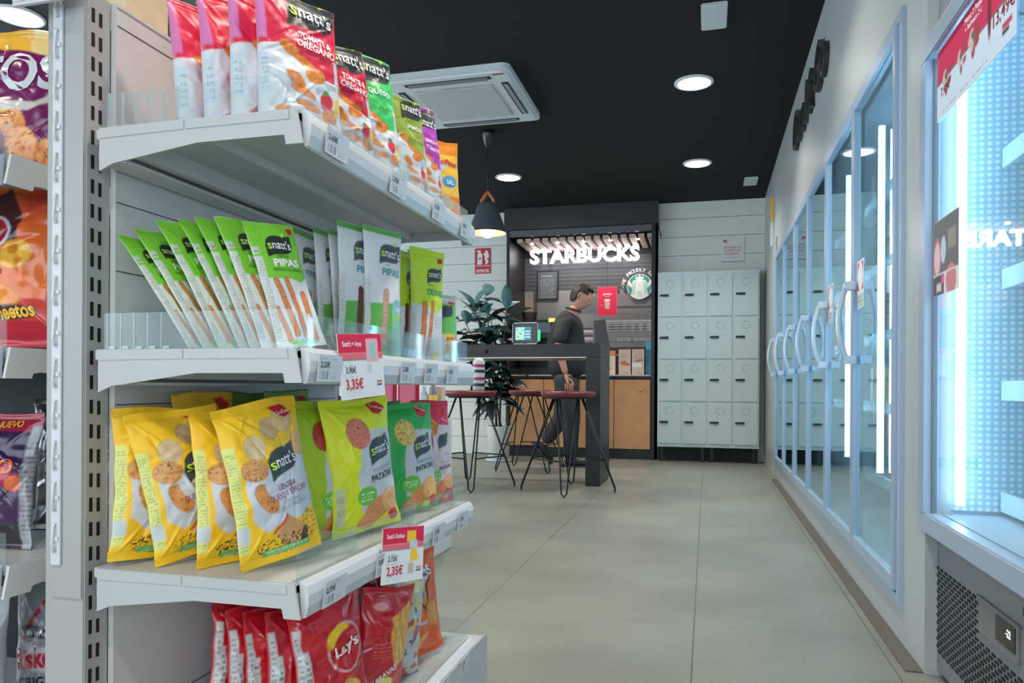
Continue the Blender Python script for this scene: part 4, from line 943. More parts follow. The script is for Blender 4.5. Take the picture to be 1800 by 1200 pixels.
# clip strip hanging on the end face of the near upright
m=MB(); gbox(m,(-.982,.925,.47),(-.964,.9285,1.335),.0008)
z=.49
while z<1.32:
    m.tube([G(-.973,.924,z+.045),G(-.973,.9215,z+.04),G(-.9745,.9205,z+.012),G(-.972,.9225,z)],.0022,6); gbox(m,(-.9775,.9225,z+.018),(-.9655,.925,z+.024)); z+=.0635
m.build('clip_strip',mat('translucent_white_strip',(212,216,220),.25),go)
m=MB(); gbox(m,(-.925,.98,.10),(-.915,1.70,1.352)); gbox(m,(-.985,.98,1.352),(-.913,1.70,1.358))
m.build('back_panel',mat('off_white_panel',(212,210,208),.42),go)
m=MB()
for z in (.20,.50,.716,.93,1.04,1.322): gbox(m,(-.9155,.982,z),(-.9143,1.70,z+.0018))
m.build('panel_seam',mat('seam_grey',(84,84,84),.7),go)
m=MB(); gbox(m,(-.93,.932,0),(-.545,1.83,.105)); m.prism([G(-.56,.9,.105)[0::2],G(-.545,.9,.105)[0::2],G(-.545,.9,.115)[0::2]],'y',0,.89); m.build('base_plinth',WHITE,go)
TAGP=mat('price_paper',attr=True,rough=.5)
def tagpaint(seed):
    def pf(p):
        A=p.A; p.rect(-.5,0,.5,A,(210,216,222)); p.lines(-.42,.3,.84*A,.92*A,1,(140,145,150),.7,seed); p.bars(-.42,-.05,.1*A,.40*A,(120,122,126)); p.lines(.06,.3,.1*A,.40*A,3,(150,155,160),.6,seed)
    return pf
def price_tag(par,y,z,txt,w_=.07,h_=.040,x=-.5478,tilt=6):
    o=panel('price_tag',TAGP,w_,h_,tagpaint(int(y*100)),[(txt,-.22,.36,.17,(60,64,68),0,.02)],N=48,th=.0008,parent=par)
    place(o,G(x,y,z-.002),90,tilt); return o
def shelf(zi,zt,tags,fence,y0=GY0):
    m=MB(); gbox(m,(-.915,y0,zt-.016),(XF,GY1,zt),.0015); gbox(m,(XF-.004,y0,zt-.04),(XF,GY1,zt-.004)); s=m.build('shelf_board',WHITE,go)
    for k in range(2):
        ya=y0-.004 if k==0 else GY1; P=[(-.905,zt),(-.566,zt),(-.5555,zt-.050),(-.582,zt-.050),(-.585,zt-.036),(-.73,zt-.036),(-.88,zt-.056),(-.905,zt-.066)]
        m=MB(); m.prism([G(a,0,b)[0::2] for a,b in P],'y',ya-GO[1],ya+.004-GO[1])
        if k==0:
            m.prism([G(a,0,b)[0::2] for a,b in [(-.903,zt-.001),(-.752,zt-.001),(-.752,zt-.0145),(-.903,zt-.0165)]],'y',ya-.0015-GO[1],ya-GO[1]); m.prism([G(a,0,b)[0::2] for a,b in [(-.748,zt-.001),(-.578,zt-.001),(-.576,zt-.0145),(-.748,zt-.0145)]],'y',ya-.0015-GO[1],ya-GO[1])
        m.build('side_bracket',WHITE,s)
    m=MB(); gbox(m,(-.72,y0+.002,zt-.030),(-.715,GY1-.002,zt-.016)); gbox(m,(-.86,y0+.002,zt-.044),(-.84,GY1-.03,zt-.016)); gbox(m,(-.905,y0+.002,zt-.055),(-.86,GY1-.03,zt-.05)); m.build('stiffening_beam',WHITE2,s)
    m=MB(); P=[(XF+.001,zt+.001),(XF+.006,zt+.001),(-.5525,zt-.006),(-.5490,zt-.018),(-.5495,zt-.034),(-.5535,zt-.050),(XF+.006,zt-.0515),(XF+.004,zt-.044)]
    m.prism([G(a,0,b)[0::2] for a,b in P],'y',y0+.008-GO[1],GY1+.003-GO[1]); r=m.build('price_rail',PLAST,s)
    for y,t_ in tags: price_tag(r,y,zt-.046,t_)
    if fence:
        m=MB(); gbox(m,(XF-.0035,y0+.006,zt+.0005),(XF-.002,GY1,zt+fence)); gbox(m,(XF-.010,y0+.006,zt+.0005),(XF-.002,GY1,zt+.002)); m.build('front_fence',CLEAR,s)
    return s
sh3=shelf(2,ZS[0],[(1.02,'2,73€'),(1.20,'3,85€'),(1.47,'2,73€'),(1.63,'2,73€')],.044)
sh2=shelf(1,ZS[1],[(1.0,'2,23€'),(1.30,'2,35€'),(1.42,'2,35€'),(1.55,'1,95€')],.052)
sh1=shelf(0,ZS[2],[(1.02,'2,60€'),(1.25,'2,75€'),(1.46,'2,75€'),(1.64,'1,85€')],.034)
# base deck shelf
m=MB(); gbox(m,(-.915,GY0,.110),(-.565,1.74,.126)); s0=m.build('base_deck',WHITE,go)
m=MB(); P=[(-.566,.128),(-.560,.128),(-.549,.118),(-.5455,.09),(-.552,.084),(-.566,.084)]; m.prism([G(a,0,b)[0::2] for a,b in P],'y',.005,.805); r=m.build('price_rail',PLAST,s0)
for y,t_ in ((1.5,'1,95€'),(1.64,'2,10€')): price_tag(r,y,.088,t_,.058,.034,-.5452,6)
m=MB(); gbox(m,(-.5695,.946,.1265),(-.568,1.74,.175)); gbox(m,(-.88,1.739,.1265),(-.568,1.7405,.175)); m.build('front_fence',CLEAR,s0)
# clear side fences with ribs on the upper two shelves
for zt,par,hh in ((ZS[1],sh2,.056),(ZS[2],sh1,.055)):
    m=MB(); gbox(m,(-.900,.9425,zt+.0005),(-.571,.9437,zt+hh)); gbox(m,(-.900,.9425,zt+.0005),(-.571,.956,zt+.0018)); m.build('side_fence',CLEAR,par)
    m=MB()
    for k in range(5 if zt==ZS[1] else 6): gbox(m,(-.893+.0245*k,.9405,zt+.001),(-.8915+.0245*k,.946,zt+hh-.001)); gbox(m,(-.889+.0245*k,.940,zt+.0006),(-.878+.0245*k,.9425,zt+.005))
    m.build('fence_ribs',clearmat('rib_acrylic',(.86,.9,.91),2,.05,1.5,haze=.25),par)
for zt,par,ys in ((ZS[1],sh2,(1.075,1.135,1.20,1.30,1.37,1.50,1.66)),(ZS[2],sh1,(1.12,1.22,1.37,1.47,1.60)),(ZS[0],sh3,(1.14,1.40,1.66))):
    for y in ys:
        m=MB(); gbox(m,(-.90,y,zt+.001),(-.575,y+.0012,zt+.035)); gbox(m,(-.585,y-.012,zt+.001),(-.575,y+.012,zt+.045)); m.build('divider',CLEAR,par)
# price rail on top of the near upright
t=thing('top_price_rail','price rail with two price labels at the very top of the white upright','price rail',(-.975,.925,1.325))
m=MB(); m.prism([(-.052,.0),(.038,.0),(.05,.012),(.05,.06),(-.052,.06)],'y',-.03,-.024); m.box((-.045,-.024,.03),(.045,.0,.06)); m.build('rail_body',PLAST,t)
for x,tx in ((-.034,'2,73'),(.012,'1,75')):
    o=panel('price_tag',TAGP,.034 if x<0 else .05,.045,tagpaint(int(x*900)),[(tx,-.1,.62,.26,(60,64,68),0,.02)],N=40,th=.0008,parent=t); o.location=(x+.002,-.0308,.006)
# ---------------- promotional price cards ----------------
def card(name,label,X,Y,Z,rz,w_,h_,top,old,new,prod,tilt=-6,roll=0):
    def pf(p):
        A=p.A; p.rect(-.5,0,.5,A,(226,232,234)); p.rect(-.5,.70*A,.5,A,(222,44,78)); p.rect(-.5,.60*A,.5,.70*A,(236,110,124)); p.rect(-.5,.585*A,.3,.61*A,(120,140,150))
        p.lines(-.4,-.15,.51*A,.54*A,1,(110,114,118),.7); p.lines(-.4,-.12,.33*A,.37*A,1,(110,114,118),.7); p.lines(-.4,0,.05*A,.12*A,2,(150,156,160),.4); p.rect(.32,.22*A,.44,.25*A,(200,60,80)); p.rect(.32,.17*A,.44,.2*A,(60,60,64)); prod(p)
    o=panel(name,PAPER,w_,h_,pf,[(top,-.2,.84*h_/w_,.10,(245,238,240),0,.02,.42),(old,-.26,.44*h_/w_,.12,(60,64,66),0,.012,.22),(new,-.2,.22*h_/w_,.19,(208,40,70),0,.02,.38)],N=84,th=.0012)
    place(o,(X,Y,Z),rz,tilt,roll); return tag(o,label,'price sign','promotional price cards')
def pr1(p): p.rect(.12,.55*p.A,.4,.92*p.A,(236,180,190)); p.rect(.2,.6*p.A,.34,.86*p.A,(160,206,200)); p.rect(.12,.38*p.A,.22,.52*p.A,(196,214,222))
def pr2(p): p.rect(.08,.72*p.A,.3,.92*p.A,(244,200,60)); p.poly([(.16,.35*p.A),(.38,.38*p.A),(.3,.66*p.A),(.18,.66*p.A)],(246,206,70)); p.rect(.15,.6*p.A,.34,.74*p.A,(190,214,226)); p.rect(.12,.14*p.A,.26,.33*p.A,(196,190,168))
card('price_card','red and white offer card clipped to the middle shelf edge, priced 3,35€',-.538,1.100,.730,80,.118,.104,"Snatt's + Agua",'3,90€','3,35€',pr1,-3,-4)
card('price_card','red and white offer card clipped to the third shelf edge, priced 2,35€',-.528,1.235,.397,72,.112,.098,"Snatt's Grefusa",'2,75€','2,35€',pr2,-3,6)
# ---------------- printed designs ----------------
GREY=(206,211,216)
def side_strip(p,c,x0=-.5,x1=-.40,z0=.1,z1=.75,seed=1):
    p.rect(x0,z0*p.A,x1,z1*p.A,c); p.lines(x0+.01,x1-.01,(z0+.02)*p.A,(z1-.03)*p.A,30,(130,136,110),.42,seed)
def d_lentil(seed):
    def f(p):
        A=p.A; p.c[:]=lin((250,200,38)); k=(vnoise(p.x*60,p.z*3,seed)>.62); p.put(k*.10,(226,170,30))
        p.poly([(-.34,.28*A),(-.36,.56*A),(-.05,.585*A),(.22,.62*A),(.5,.66*A),(.5,.30*A),(.22,.235*A),(.0,.245*A),(-.18,.19*A)],(203,210,220))
        p.chip(-.17,.72*A,.125,.13,-30,(222,200,160),(206,176,132),seed,False); p.chip(.05,.82*A,.10,.11,20,(216,186,140),(190,150,110),seed+1,False); p.chip(.24,.86*A,.14,.12,10,(226,196,140),(212,176,120),seed+2,False); p.chip(.40,.70*A,.10,.13,10,(232,190,130),(214,160,100),seed+3,False)
        p.chip(-.24,.585*A,.15,.11,-8,(226,172,110),(206,142,84),seed+4)
        p.chip(-.16,.40*A,.10,.17,32,(226,160,90),(206,126,66),seed+5); p.ell(-.06,.45*A,.085,.14,(203,210,220),30)
        p.poly([(-.10,.17*A),(.06,.27*A),(.28,.19*A),(.16,.07*A),(.0,.10*A)],(214,160,106)); p.poly([(-.13,.175*A),(-.10,.17*A),(.07,.27*A),(.05,.285*A)],(206,84,60))
        m=(np.hypot((p.x-.02)/.34,(p.z-.10*A)/.10)<1)&(vnoise(p.x*70,p.z*70,seed+8)>.60)&(p.z<.16*A); p.put(m*.9,(48,44,40))
        p.poly([(.18,.06*A),(.26,.17*A),(.32,.17*A),(.30,.08*A)],(60,60,64))
        m=(np.hypot((p.x-.36)/.12,(p.z-.18*A)/.16)<1)&(vnoise(p.x*60,p.z*60,seed+9)>.6); p.put(m*.8,(176,110,60))
        p.rect(-.24,.045*A,.34,.085*A,(112,192,104)); p.lines(-.2,.3,.05*A,.08*A,2,(215,240,205),.8,seed)
        p.poly([(.10,.945*A),(.30,.955*A),(.40,.90*A),(.30,.87*A),(.22,.885*A)],(196,28,48)); side_strip(p,(222,226,130),seed=seed); p.rect(-.5,.16*A,-.38,.26*A,(196,206,216),.9)
        logo(p,.13,.605*A,.40,8,(66,74,78)); p.put((p.f<.5)*1.,(236,190,40))
    return f
def t_lentil(A): return logo_text(.13,.605*A,.40,8)+[("Grefusa",.27,.905*A,.06,(245,225,215),8,.01,.2),("LENTEJA",.12,.455*A,.085,(150,60,90),7,.0,.26),("QUESO Y ESPECIAS",.12,.405*A,.085,(150,60,90),7,.0,.52),("LENTILHA",.14,.36*A,.06,(150,156,164),7,0,.2),("QUEIJO E ESPECIARIAS",.14,.325*A,.06,(150,156,164),7,0,.46)]
def d_patatas(base,dark,fruit,seed,crisp=(236,170,110),tone=GREY):
    def f(p):
        A=p.A; p.c[:]=lin(base)
        p.poly([(-.14,.16*A),(-.18,.45*A),(-.10,.66*A),(.1,.76*A),(.5,.74*A),(.5,.14*A),(.12,.12*A)],tone)
        p.chip(-.10,.74*A,.17,.17,-10,fruit[0],fruit[1],seed,True)
        p.chip(.12,.16*A,.20,.13,15,crisp,(214,120,80),seed+2,False); p.chip(.34,.20*A,.18,.14,-20,(240,190,140),crisp,seed+3,False); p.chip(.0,.08*A,.16,.09,5,(244,180,120),(220,130,90),seed+4,False); p.ell(.38,.08*A,.08,.07,(220,60,70)); p.ell(.26,.055*A,.07,.04,(246,216,60))
        p.ell(-.06,.27*A,.15,.11,(120,200,80)); p.lines(-.16,.04,.235*A,.305*A,3,(220,245,200),.8,seed)
        side_strip(p,(210,215,170),-.47,-.36,.08,.36,seed); logo(p,.20,.60*A,.38,6,(70,78,82))
        p.poly([(.16,.955*A),(.30,.97*A),(.42,.91*A),(.30,.86*A),(.2,.88*A)],(206,36,52))
        p.put((p.f<.5)*1.,base)
    return f
def t_patatas(A,col=(60,62,66)): return logo_text(.20,.60*A,.38,6)+[("tradicional",.20,.46*A,.075,(140,160,164),5,0,.34),("PATATAS",.20,.395*A,.105,col,5,.02,.42),("Grefusa",.28,.915*A,.055,(245,225,215),-18,.01,.18)]
def d_pipas(top,seed,kind='green',stickc=((226,150,92),(200,112,62))):
    def f(p):
        A=p.A; p.c[:]=lin((222,224,226))
        if kind=='green':
            p.poly([(-.5,.545*A),(.1,.53*A),(.32,.50*A),(.5,.55*A),(.5,A),(-.5,A)],top)
            p.stick(-.22,.52*A,-.05,.10*A,.055,*stickc,seed); p.stick(.0,.52*A,.12,.08*A,.05,*stickc,seed+2); p.stick(.28,.40*A,.30,.06*A,.07,*stickc,seed+3); p.stick(-.35,.3*A,-.2,.06*A,.05,*stickc,seed+5)
            p.rect(-.2,.02*A,.3,.05*A,(130,200,70)); logo(p,.06,.80*A,.56,-4,(44,50,46)); p.poly([(.3,.955*A),(.42,.965*A),(.45,.92*A),(.36,.90*A)],(206,36,52))
            side_strip(p,(206,209,206),-.5,-.36,.06,.72,seed); p.rect(-.5,.74*A,-.36,.80*A,(176,206,196),.9); p.rect(-.47,.755*A,-.37,.765*A,(214,110,70))
        elif kind=='white':
            p.poly([(-.5,0),(.5,0),(.5,.30*A),(.2,.42*A),(-.5,.40*A)],(104,182,84)); p.poly([(.2,0),(.5,0),(.5,.34*A),(.2,.40*A)],(150,206,190),.8); p.stick(.02,.50*A,-.02,.16*A,.075,*stickc,seed)
            p.chip(-.06,.13*A,.15,.12,20,(236,150,90),(204,100,60),seed); p.ell(.36,.42*A,.13,.09,(130,190,205)); p.ell(.34,.31*A,.1,.08,(160,216,100)); logo(p,.16,.80*A,.6,-4,(80,86,92)); p.rect(-.5,.955*A,.5,A,(92,170,80)); side_strip(p,(214,216,216),-.5,-.38,.05,.62,seed)
        else:
            p.poly([(-.5,.50*A),(.0,.47*A),(.2,.42*A),(.5,.50*A),(.5,A),(-.5,A)],top); p.stick(-.16,.50*A,-.18,.06*A,.07,*stickc,seed); p.stick(.08,.52*A,.0,.06*A,.05,*stickc,seed+2)
            p.lines(.15,.45,.3*A,.42*A,4,(110,140,140),.5,seed); p.ell(.26,.06*A,.1,.09,(214,216,60)); logo(p,.16,.76*A,.5,0,(66,74,78)); p.poly([(.26,.93*A),(.44,.94*A),(.44,.89*A),(.28,.885*A)],(206,36,52)); side_strip(p,(214,216,210),-.5,-.38,.05,.5,seed)
        p.put((p.f<.5)*1.,top if kind!='white' else (214,216,218))
    return f
def t_pipas(A,kind='green'):
    if kind=='green': return logo_text(.06,.80*A,.56,-4)+[("Palitos",.06,.715*A,.10,(40,90,40),-2,.0,.24),("PIPAS",.10,.655*A,.19,(236,240,236),-2,.04,.56),("SEMENTES DE GIRASSOL",.10,.60*A,.07,(50,80,40),-2,.0,.66)]
    if kind=='white': return logo_text(.16,.80*A,.6,-4)+[("con",.06,.715*A,.07,(100,120,124),0,0,.1),("PIPAS",.16,.655*A,.20,(96,160,170),0,.03,.52)]
    return logo_text(.16,.76*A,.5,0)+[("Palitos",.02,.665*A,.08,(90,140,100),0,0,.2),("OLIVAS",.16,.60*A,.20,(50,150,130),0,.03,.56)]
def d_crunch(top,seed,lo=(214,218,224),top2=None):
    def f(p):
        A=p.A; p.c[:]=lin(lo); p.poly([(-.5,.56*A),(-.3,.58*A),(-.05,.47*A),(.1,.40*A),(.36,.38*A),(.5,.44*A),(.5,A),(-.5,A)],top)
        if top2 is not None: p.rect(-.5,.60*A,-.42,A,top2)
        for cx,cz,rx,rz,ro in ((-.18,.56,.12,.07,-35),(.02,.47,.16,.05,-30),(.12,.40,.13,.09,10),(-.14,.34,.12,.07,-30),(-.04,.26,.15,.05,-20),(-.30,.10,.08,.05,0),(.02,.17,.16,.05,-8),(.30,.14,.10,.09,20)):
            p.chip(cx,cz*A,rx,rz,ro,(240,160,70),(206,96,40),seed+int(cx*50),False)
        p.ell(.26,.24*A,.08,.10,(216,60,80)); p.ell(.25,.30*A,.04,.03,(70,150,80)); p.poly([(.36,.27*A),(.44,.28*A),(.42,.16*A),(.36,.14*A)],(240,206,70)); p.rect(-.36,.015*A,-.2,.07*A,(206,40,110))
        p.ell(.0,.05*A,.2,.04,(150,206,196),0,.7); logo(p,.16,.87*A,.62,-6,(58,60,62)); side_strip(p,(196,210,222),-.5,-.42,.2,.50,seed); p.rect(.38,.38*A,.5,.56*A,(206,212,218)); p.put((p.f<.5)*1.,top)
    return f
def t_crunch(A,a,b,c): return logo_text(.16,.87*A,.62,-6)+[("Crunchys",.05,.745*A,.07,(120,30,60),-4,0,.2),(a,.16,.675*A,.115,(238,236,236),-6,.03,.42),(b,.16,.60*A,.115,(238,236,236),-6,.03,.50),(c,.16,.545*A,.05,(90,30,50),-6,.0,.5)]
def d_red(seed,kind='a'):
    def f(p):
        A=p.A; p.c[:]=lin((206,24,40)); p.put((vnoise(p.x*3,p.z*6,seed)>.6)*.25,(150,14,44))
        if kind=='a':
            p.rect(-.48,.30*A,-.40,.84*A,(214,214,212)); p.lines(-.47,-.41,.32*A,.8*A,12,(90,90,90),.5,seed); p.rect(-.42,.30*A,-.34,.66*A,(206,206,204)); p.lines(-.4,-.35,.4*A,.62*A,5,(80,80,82),.7,seed)
            p.ell(.16,.60*A,.24,.26,(206,24,40)); p.ell(.16,.60*A,.25,.27,(226,222,214),0,1); p.ell(.16,.60*A,.235,.255,(206,24,40)); p.ell(.06,.70*A,.18,.10,(246,206,40),25); p.ell(.18,.62*A,.20,.15,(206,20,36),20)
            p.chip(.1,.22*A,.24,.16,20,(246,206,110),(226,160,60),seed,False)
        else:
            p.poly([(.0,.72*A),(.40,.86*A),(.5,.6*A),(.42,.30*A),(.18,.26*A),(.02,.5*A)],(240,170,70)); p.stick(.1,.66*A,.34,.36*A,.05,(250,214,130),(230,160,70),seed); p.stick(.22,.76*A,.42,.40*A,.045,(250,210,120),(226,140,50),seed+1); p.stick(.16,.5*A,.24,.3*A,.05,(252,220,140),(230,150,60),seed+2)
            p.lines(-.3,.1,.36*A,.52*A,5,(230,120,110),.6,seed); p.ell(-.2,.83*A,.13,.06,(236,150,140)); p.ell(.1,.10*A,.16,.09,(236,226,120))
        p.put((p.f<.5)*1.,(196,22,40))
    return f
def d_corn(c,seed,dark=(36,34,36)):
    def f(p):
        A=p.A; p.c[:]=lin(c); p.put((vnoise(p.x*4,p.z*5,seed)>.62)*.35,[min(255,v+24) for v in c]); p.poly([(-.34,.76*A),(.36,.84*A),(.10,.46*A)],dark); p.poly([(-.24,.72*A),(-.1,.74*A),(.1,.55*A),(.08,.50*A)],(240,150,60)); p.poly([(.24,.80*A),(.18,.80*A),(.07,.52*A),(.1,.50*A)],(240,150,60))
        p.chip(.26,.40*A,.13,.22,25,(246,190,80),(220,110,40),seed,False); p.poly([(-.3,.46*A),(-.05,.42*A),(-.25,.30*A)],(248,196,70)); p.poly([(-.1,.2*A),(.15,.24*A),(.0,.08*A)],(244,180,60)); p.rect(-.12,.33*A,.10,.37*A,(230,200,190)); p.put((p.f<.5)*1.,c)
    return f
def d_party(seed):
    def f(p):
        A=p.A; p.c[:]=lin((196,202,206)); n=vnoise(p.x*6,p.z*6,seed); p.put((n>.66)*.9,(150,60,130)); n=vnoise(p.x*8+9,p.z*8,seed+1); p.put((n>.78)*.9,(240,190,70)); n=vnoise(p.x*9,p.z*9+4,seed+2); p.put((n>.80)*.9,(70,74,80)); n=vnoise(p.x*9+3,p.z*7+4,seed+3); p.put((n>.83)*.9,(200,50,60))
        p.ell(.05,.86*A,.36,.12,(226,222,150)); p.ell(-.2,.25*A,.2,.12,(120,126,132)); p.ell(-.2,.27*A,.13,.07,(206,210,212)); p.put((p.f<.5)*1.,(180,186,190))
    return f
# ---------------- the snack bags ----------------
LY='yellow lentil snack bags on the third shelf'
for key,lab,pose,sd in (
 ('Y1','yellow lentil snack bag leaning leftmost, nearest the white upright',(-.855,1.012,ZS[0],62,-7,3.0,.156,.240),1),
 ('Y2','yellow lentil snack bag second from the left, its badge half covered',(-.788,1.030,ZS[0],62,-9,-9,.152,.236),2),
 ('Y3','yellow lentil snack bag squeezed behind the frontmost yellow one',(-.722,1.036,ZS[0],66,-5,-1,.150,.242),3),
 ('Y4','frontmost yellow lentil snack bag with grey leaf badge and violet lettering',(-.642,1.034,ZS[0],66,-8,-7.5,.152,.250),4)):
    bag('snack_bag',lab,'snack bag',LY,pose,.046,d_lentil(sd),t_lentil(pose[7]/pose[6]),NU=120 if sd==4 else 100,NV=180 if sd==4 else 150,seed=sd,wr=1.15)
# more yellow and green bags stacked against the back panel
for k,(x,y,z_,c,lab) in enumerate([(-.86,1.16,ZS[0],(240,190,50),'yellow bag top just showing behind the yellow lentil bags'),(-.86,1.30,ZS[0],(104,150,50),'green bag behind the frontmost yellow bag, against the back panel'),(-.80,1.32,ZS[0],(112,160,54),'second green bag behind the yellow bags, nearer the front')]):
    bag('snack_bag',lab,'snack bag','bags at the back of the third shelf',(x,y,z_,88,-4,2*k-3,.16,.265+.003*k),.045,d_patatas(c,c,((150,50,80),(120,40,70)),20+k),[],NU=48,NV=70,seed=20+k)
lime=((214,84,70),(176,50,44))
bag('snack_bag','lime green potato snack bag with a red tomato, behind the bright yellow one','snack bag','potato snack bags on the third shelf',(-.668,1.225,ZS[0],78,-8,2,.158,.250),.05,d_patatas((176,208,40),0,lime,31),t_patatas(1.58),NU=84,NV=120,seed=31,wr=.8)
bag('snack_bag','bright yellow-green potato snack bag in the middle of the third shelf','snack bag','potato snack bags on the third shelf',(-.622,1.290,ZS[0],66,-4,-5,.165,.252),.055,d_patatas((228,236,40),0,((236,150,120),(220,110,90)),32),t_patatas(1.54),NU=100,NV=140,seed=32,wr=1.0)
bag('snack_bag','dark green potato snack bag standing behind the brighter green one','snack bag','potato snack bags on the third shelf',(-.672,1.50,ZS[0],80,-6,0,.155,.246),.05,d_patatas((34,140,90),0,((226,196,140),(190,150,70)),33),t_patatas(1.58),NU=60,NV=90,seed=33)
bag('snack_bag','green potato snack bag near the far end of the third shelf','snack bag','potato snack bags on the third shelf',(-.630,1.520,ZS[0],62,-4,-3,.165,.238),.055,d_patatas((52,180,88),0,((240,216,120),(226,190,90)),34,(240,180,90)),t_patatas(1.48),NU=84,NV=120,seed=34)
bag('snack_bag','pink potato snack bag last on the third shelf','snack bag','potato snack bags on the third shelf',(-.622,1.655,ZS[0],62,-4,-2,.12,.246),.04,d_patatas((226,40,84),0,((240,170,90),(220,120,60)),35,(240,160,110),(226,206,212)),t_patatas(1.8),NU=70,NV=100,seed=35)
bag('snack_bag','magenta bag top behind the green potato bags','snack bag','bags at the back of the third shelf',(-.80,1.60,ZS[0],85,-3,3,.15,.25),.04,d_patatas((190,40,90),0,lime,36),[],NU=40,NV=60,seed=36)
# middle shelf: breadstick packs
SP='green breadstick packs leaning back on the middle shelf'; A=2.6
for k,(pose,lab) in enumerate([((-.742,.975,ZS[1],86,-36,-3,.074,.216),'green breadstick pack leaning furthest back, leftmost on the middle shelf'),((-.722,.985,ZS[1],84,-35,-2,.078,.228),'second green breadstick pack from the white upright'),
  ((-.692,.990,ZS[1],78,-32,-3,.084,.236),'third green breadstick pack from the white upright, broad front showing'),((-.664,.992,ZS[1],84,-30,-1,.078,.230),'fourth green breadstick pack, mostly hidden by its neighbour'),
  ((-.644,.992,ZS[1],82,-28,-1,.078,.230),'fifth green breadstick pack, narrow strip of text showing'),((-.621,1.000,ZS[1],72,-27,-2,.088,.232),'sixth green breadstick pack, second from the front'),
  ((-.600,1.015,ZS[1],62,-18,-7,.088,.206),'frontmost green breadstick pack with black badge and white lettering')]):
    bag('breadstick_pack',lab,'breadstick pack',SP,pose,.016,d_pipas((126,200,58),40+k),t_pipas(pose[7]/pose[6]),NU=64 if k<6 else 90,NV=140 if k<6 else 190,seed=40+k,wr=.45,seal=.05)
WP='white and green breadstick packs on the middle shelf'
for k,(pose,lab) in enumerate([((-.735,1.255,ZS[1],82,-4,2,.082,.240),'white breadstick pack right behind the frontmost green pack'),((-.70,1.285,ZS[1],86,-4,0,.07,.246),'narrow white breadstick pack seen edge on, nearer the green packs'),((-.672,1.295,ZS[1],84,-4,-1,.07,.243),'narrow white breadstick pack seen edge on, nearer the front packs'),
  ((-.640,1.275,ZS[1],70,-3,2,.096,.250),'white breadstick pack with dark lettering and a dark brown stick'),((-.606,1.315,ZS[1],62,-3,2,.094,.250),'frontmost white breadstick pack with turquoise lettering')]):
    bag('breadstick_pack',lab,'breadstick pack',WP,pose,.02,d_pipas((214,216,218),50+k,'white',((120,60,50),(84,40,36)) if k==3 else ((216,176,160),(196,150,130))),t_pipas(pose[7]/pose[6],'white'),NU=60,NV=130,seed=50+k,wr=.4)
bag('breadstick_pack','narrow lime olive breadstick pack turned sideways','breadstick pack','lime olive breadstick packs',(-.655,1.545,ZS[1],80,-2,0,.085,.248),.03,d_pipas((190,214,40),60,'olive',((130,70,50),(90,44,36))),t_pipas(2.8,'olive'),NU=48,NV=90,seed=60,wr=.5)
bag('breadstick_pack','lime olive breadstick pack facing the aisle near the far end','breadstick pack','lime olive breadstick packs',(-.613,1.560,ZS[1],56,-2,2,.095,.254),.03,d_pipas((200,230,60),61,'olive'),t_pipas(2.7,'olive'),NU=70,NV=130,seed=61,wr=.5)
for k,(pose,c) in enumerate([((-.70,1.60,ZS[1],80,-2,0,.08,.262),(60,150,90)),((-.67,1.66,ZS[1],75,-2,1,.08,.268),(70,170,110))]):
    bag('breadstick_pack',('green pack top behind the lime olive packs','second green pack top behind the lime olive packs')[k],'breadstick pack','packs behind the lime olive packs',pose,.025,d_party(70+k) if k else d_pipas(c,70),[],NU=36,NV=60,seed=70+k,wr=.5)
def d_multi(p):
    A=p.A; p.c[:]=lin((206,212,212)); p.poly([(-.4,.42*A),(.4,.42*A),(.42,.86*A),(-.4,.86*A)],(110,190,90)); logo(p,.0,.74*A,.5,0,(60,70,76)); p.rect(-.1,.08*A,.24,.42*A,(244,210,50)); p.stick(-.3,.4*A,-.3,.05*A,.05,seed=3); p.stick(.36,.4*A,.36,.05*A,.05,seed=5); p.rect(.1,.86*A,.4,.9*A,(206,40,50))
bag('breadstick_pack','small green multipack last on the middle shelf','breadstick pack',None,(-.607,1.672,ZS[1],60,-3,0,.085,.165),.03,d_multi,[('MULTI',.07,.66,.16,(206,50,40),0,.03,.3),('PACK',.07,.46,.16,(206,50,40),0,.03,.3)],NU=50,NV=80,seed=77,wr=.3)
# top shelf: standing pouches
TP='crimson and white tomato snack pouches on the top shelf'
crim=(222,34,74)
for k,(pose,lab) in enumerate([((-.800,1.075,ZS[2],68,-2,-4,.135,.228),'crimson tomato snack pouch furthest back on the top shelf'),((-.738,1.062,ZS[2],66,-2,-3,.135,.230),'crimson tomato snack pouch second from the back'),((-.682,1.050,ZS[2],66,-2,-1,.135,.232),'crimson tomato snack pouch third from the back, narrow strip showing'),
  ((-.626,1.048,ZS[2],58,-5,0,.138,.228),'frontmost crimson and white tomato snack pouch facing the aisle'),((-.622,1.185,ZS[2],66,-3,-4,.13,.204),'crimson and white pouch between the tomato and the green pouches')]):
    bag('snack_pouch',lab,'snack pouch',TP,pose,.052,d_crunch(crim,80+k,top2=(214,120,180)),t_crunch(pose[7]/pose[6],'TOMATE &','ORÉGANO','TOMATE E OREGÃOS'),NU=100 if k==3 else 64,NV=150 if k==3 else 100,style='gusset',seed=80+k,wr=1.5,curl=.05)
bag('snack_pouch','bright green snack pouch with a white disc behind its top','snack pouch','snack pouches on the top shelf',(-.622,1.305,ZS[2],58,-5,-3,.122,.240),.05,d_crunch((70,206,110),90),t_crunch(2.0,'QUESO','','QUEIJO'),NU=84,NV=130,style='gusset',seed=90,wr=1.5)
tag(place(MB().lathe([(.052,0),(.052,.004)],n=40).build('white_disc',WHITE2),(-.675,1.345,1.362),75,82),'round white plastic disc standing behind the bright green pouch','disc')
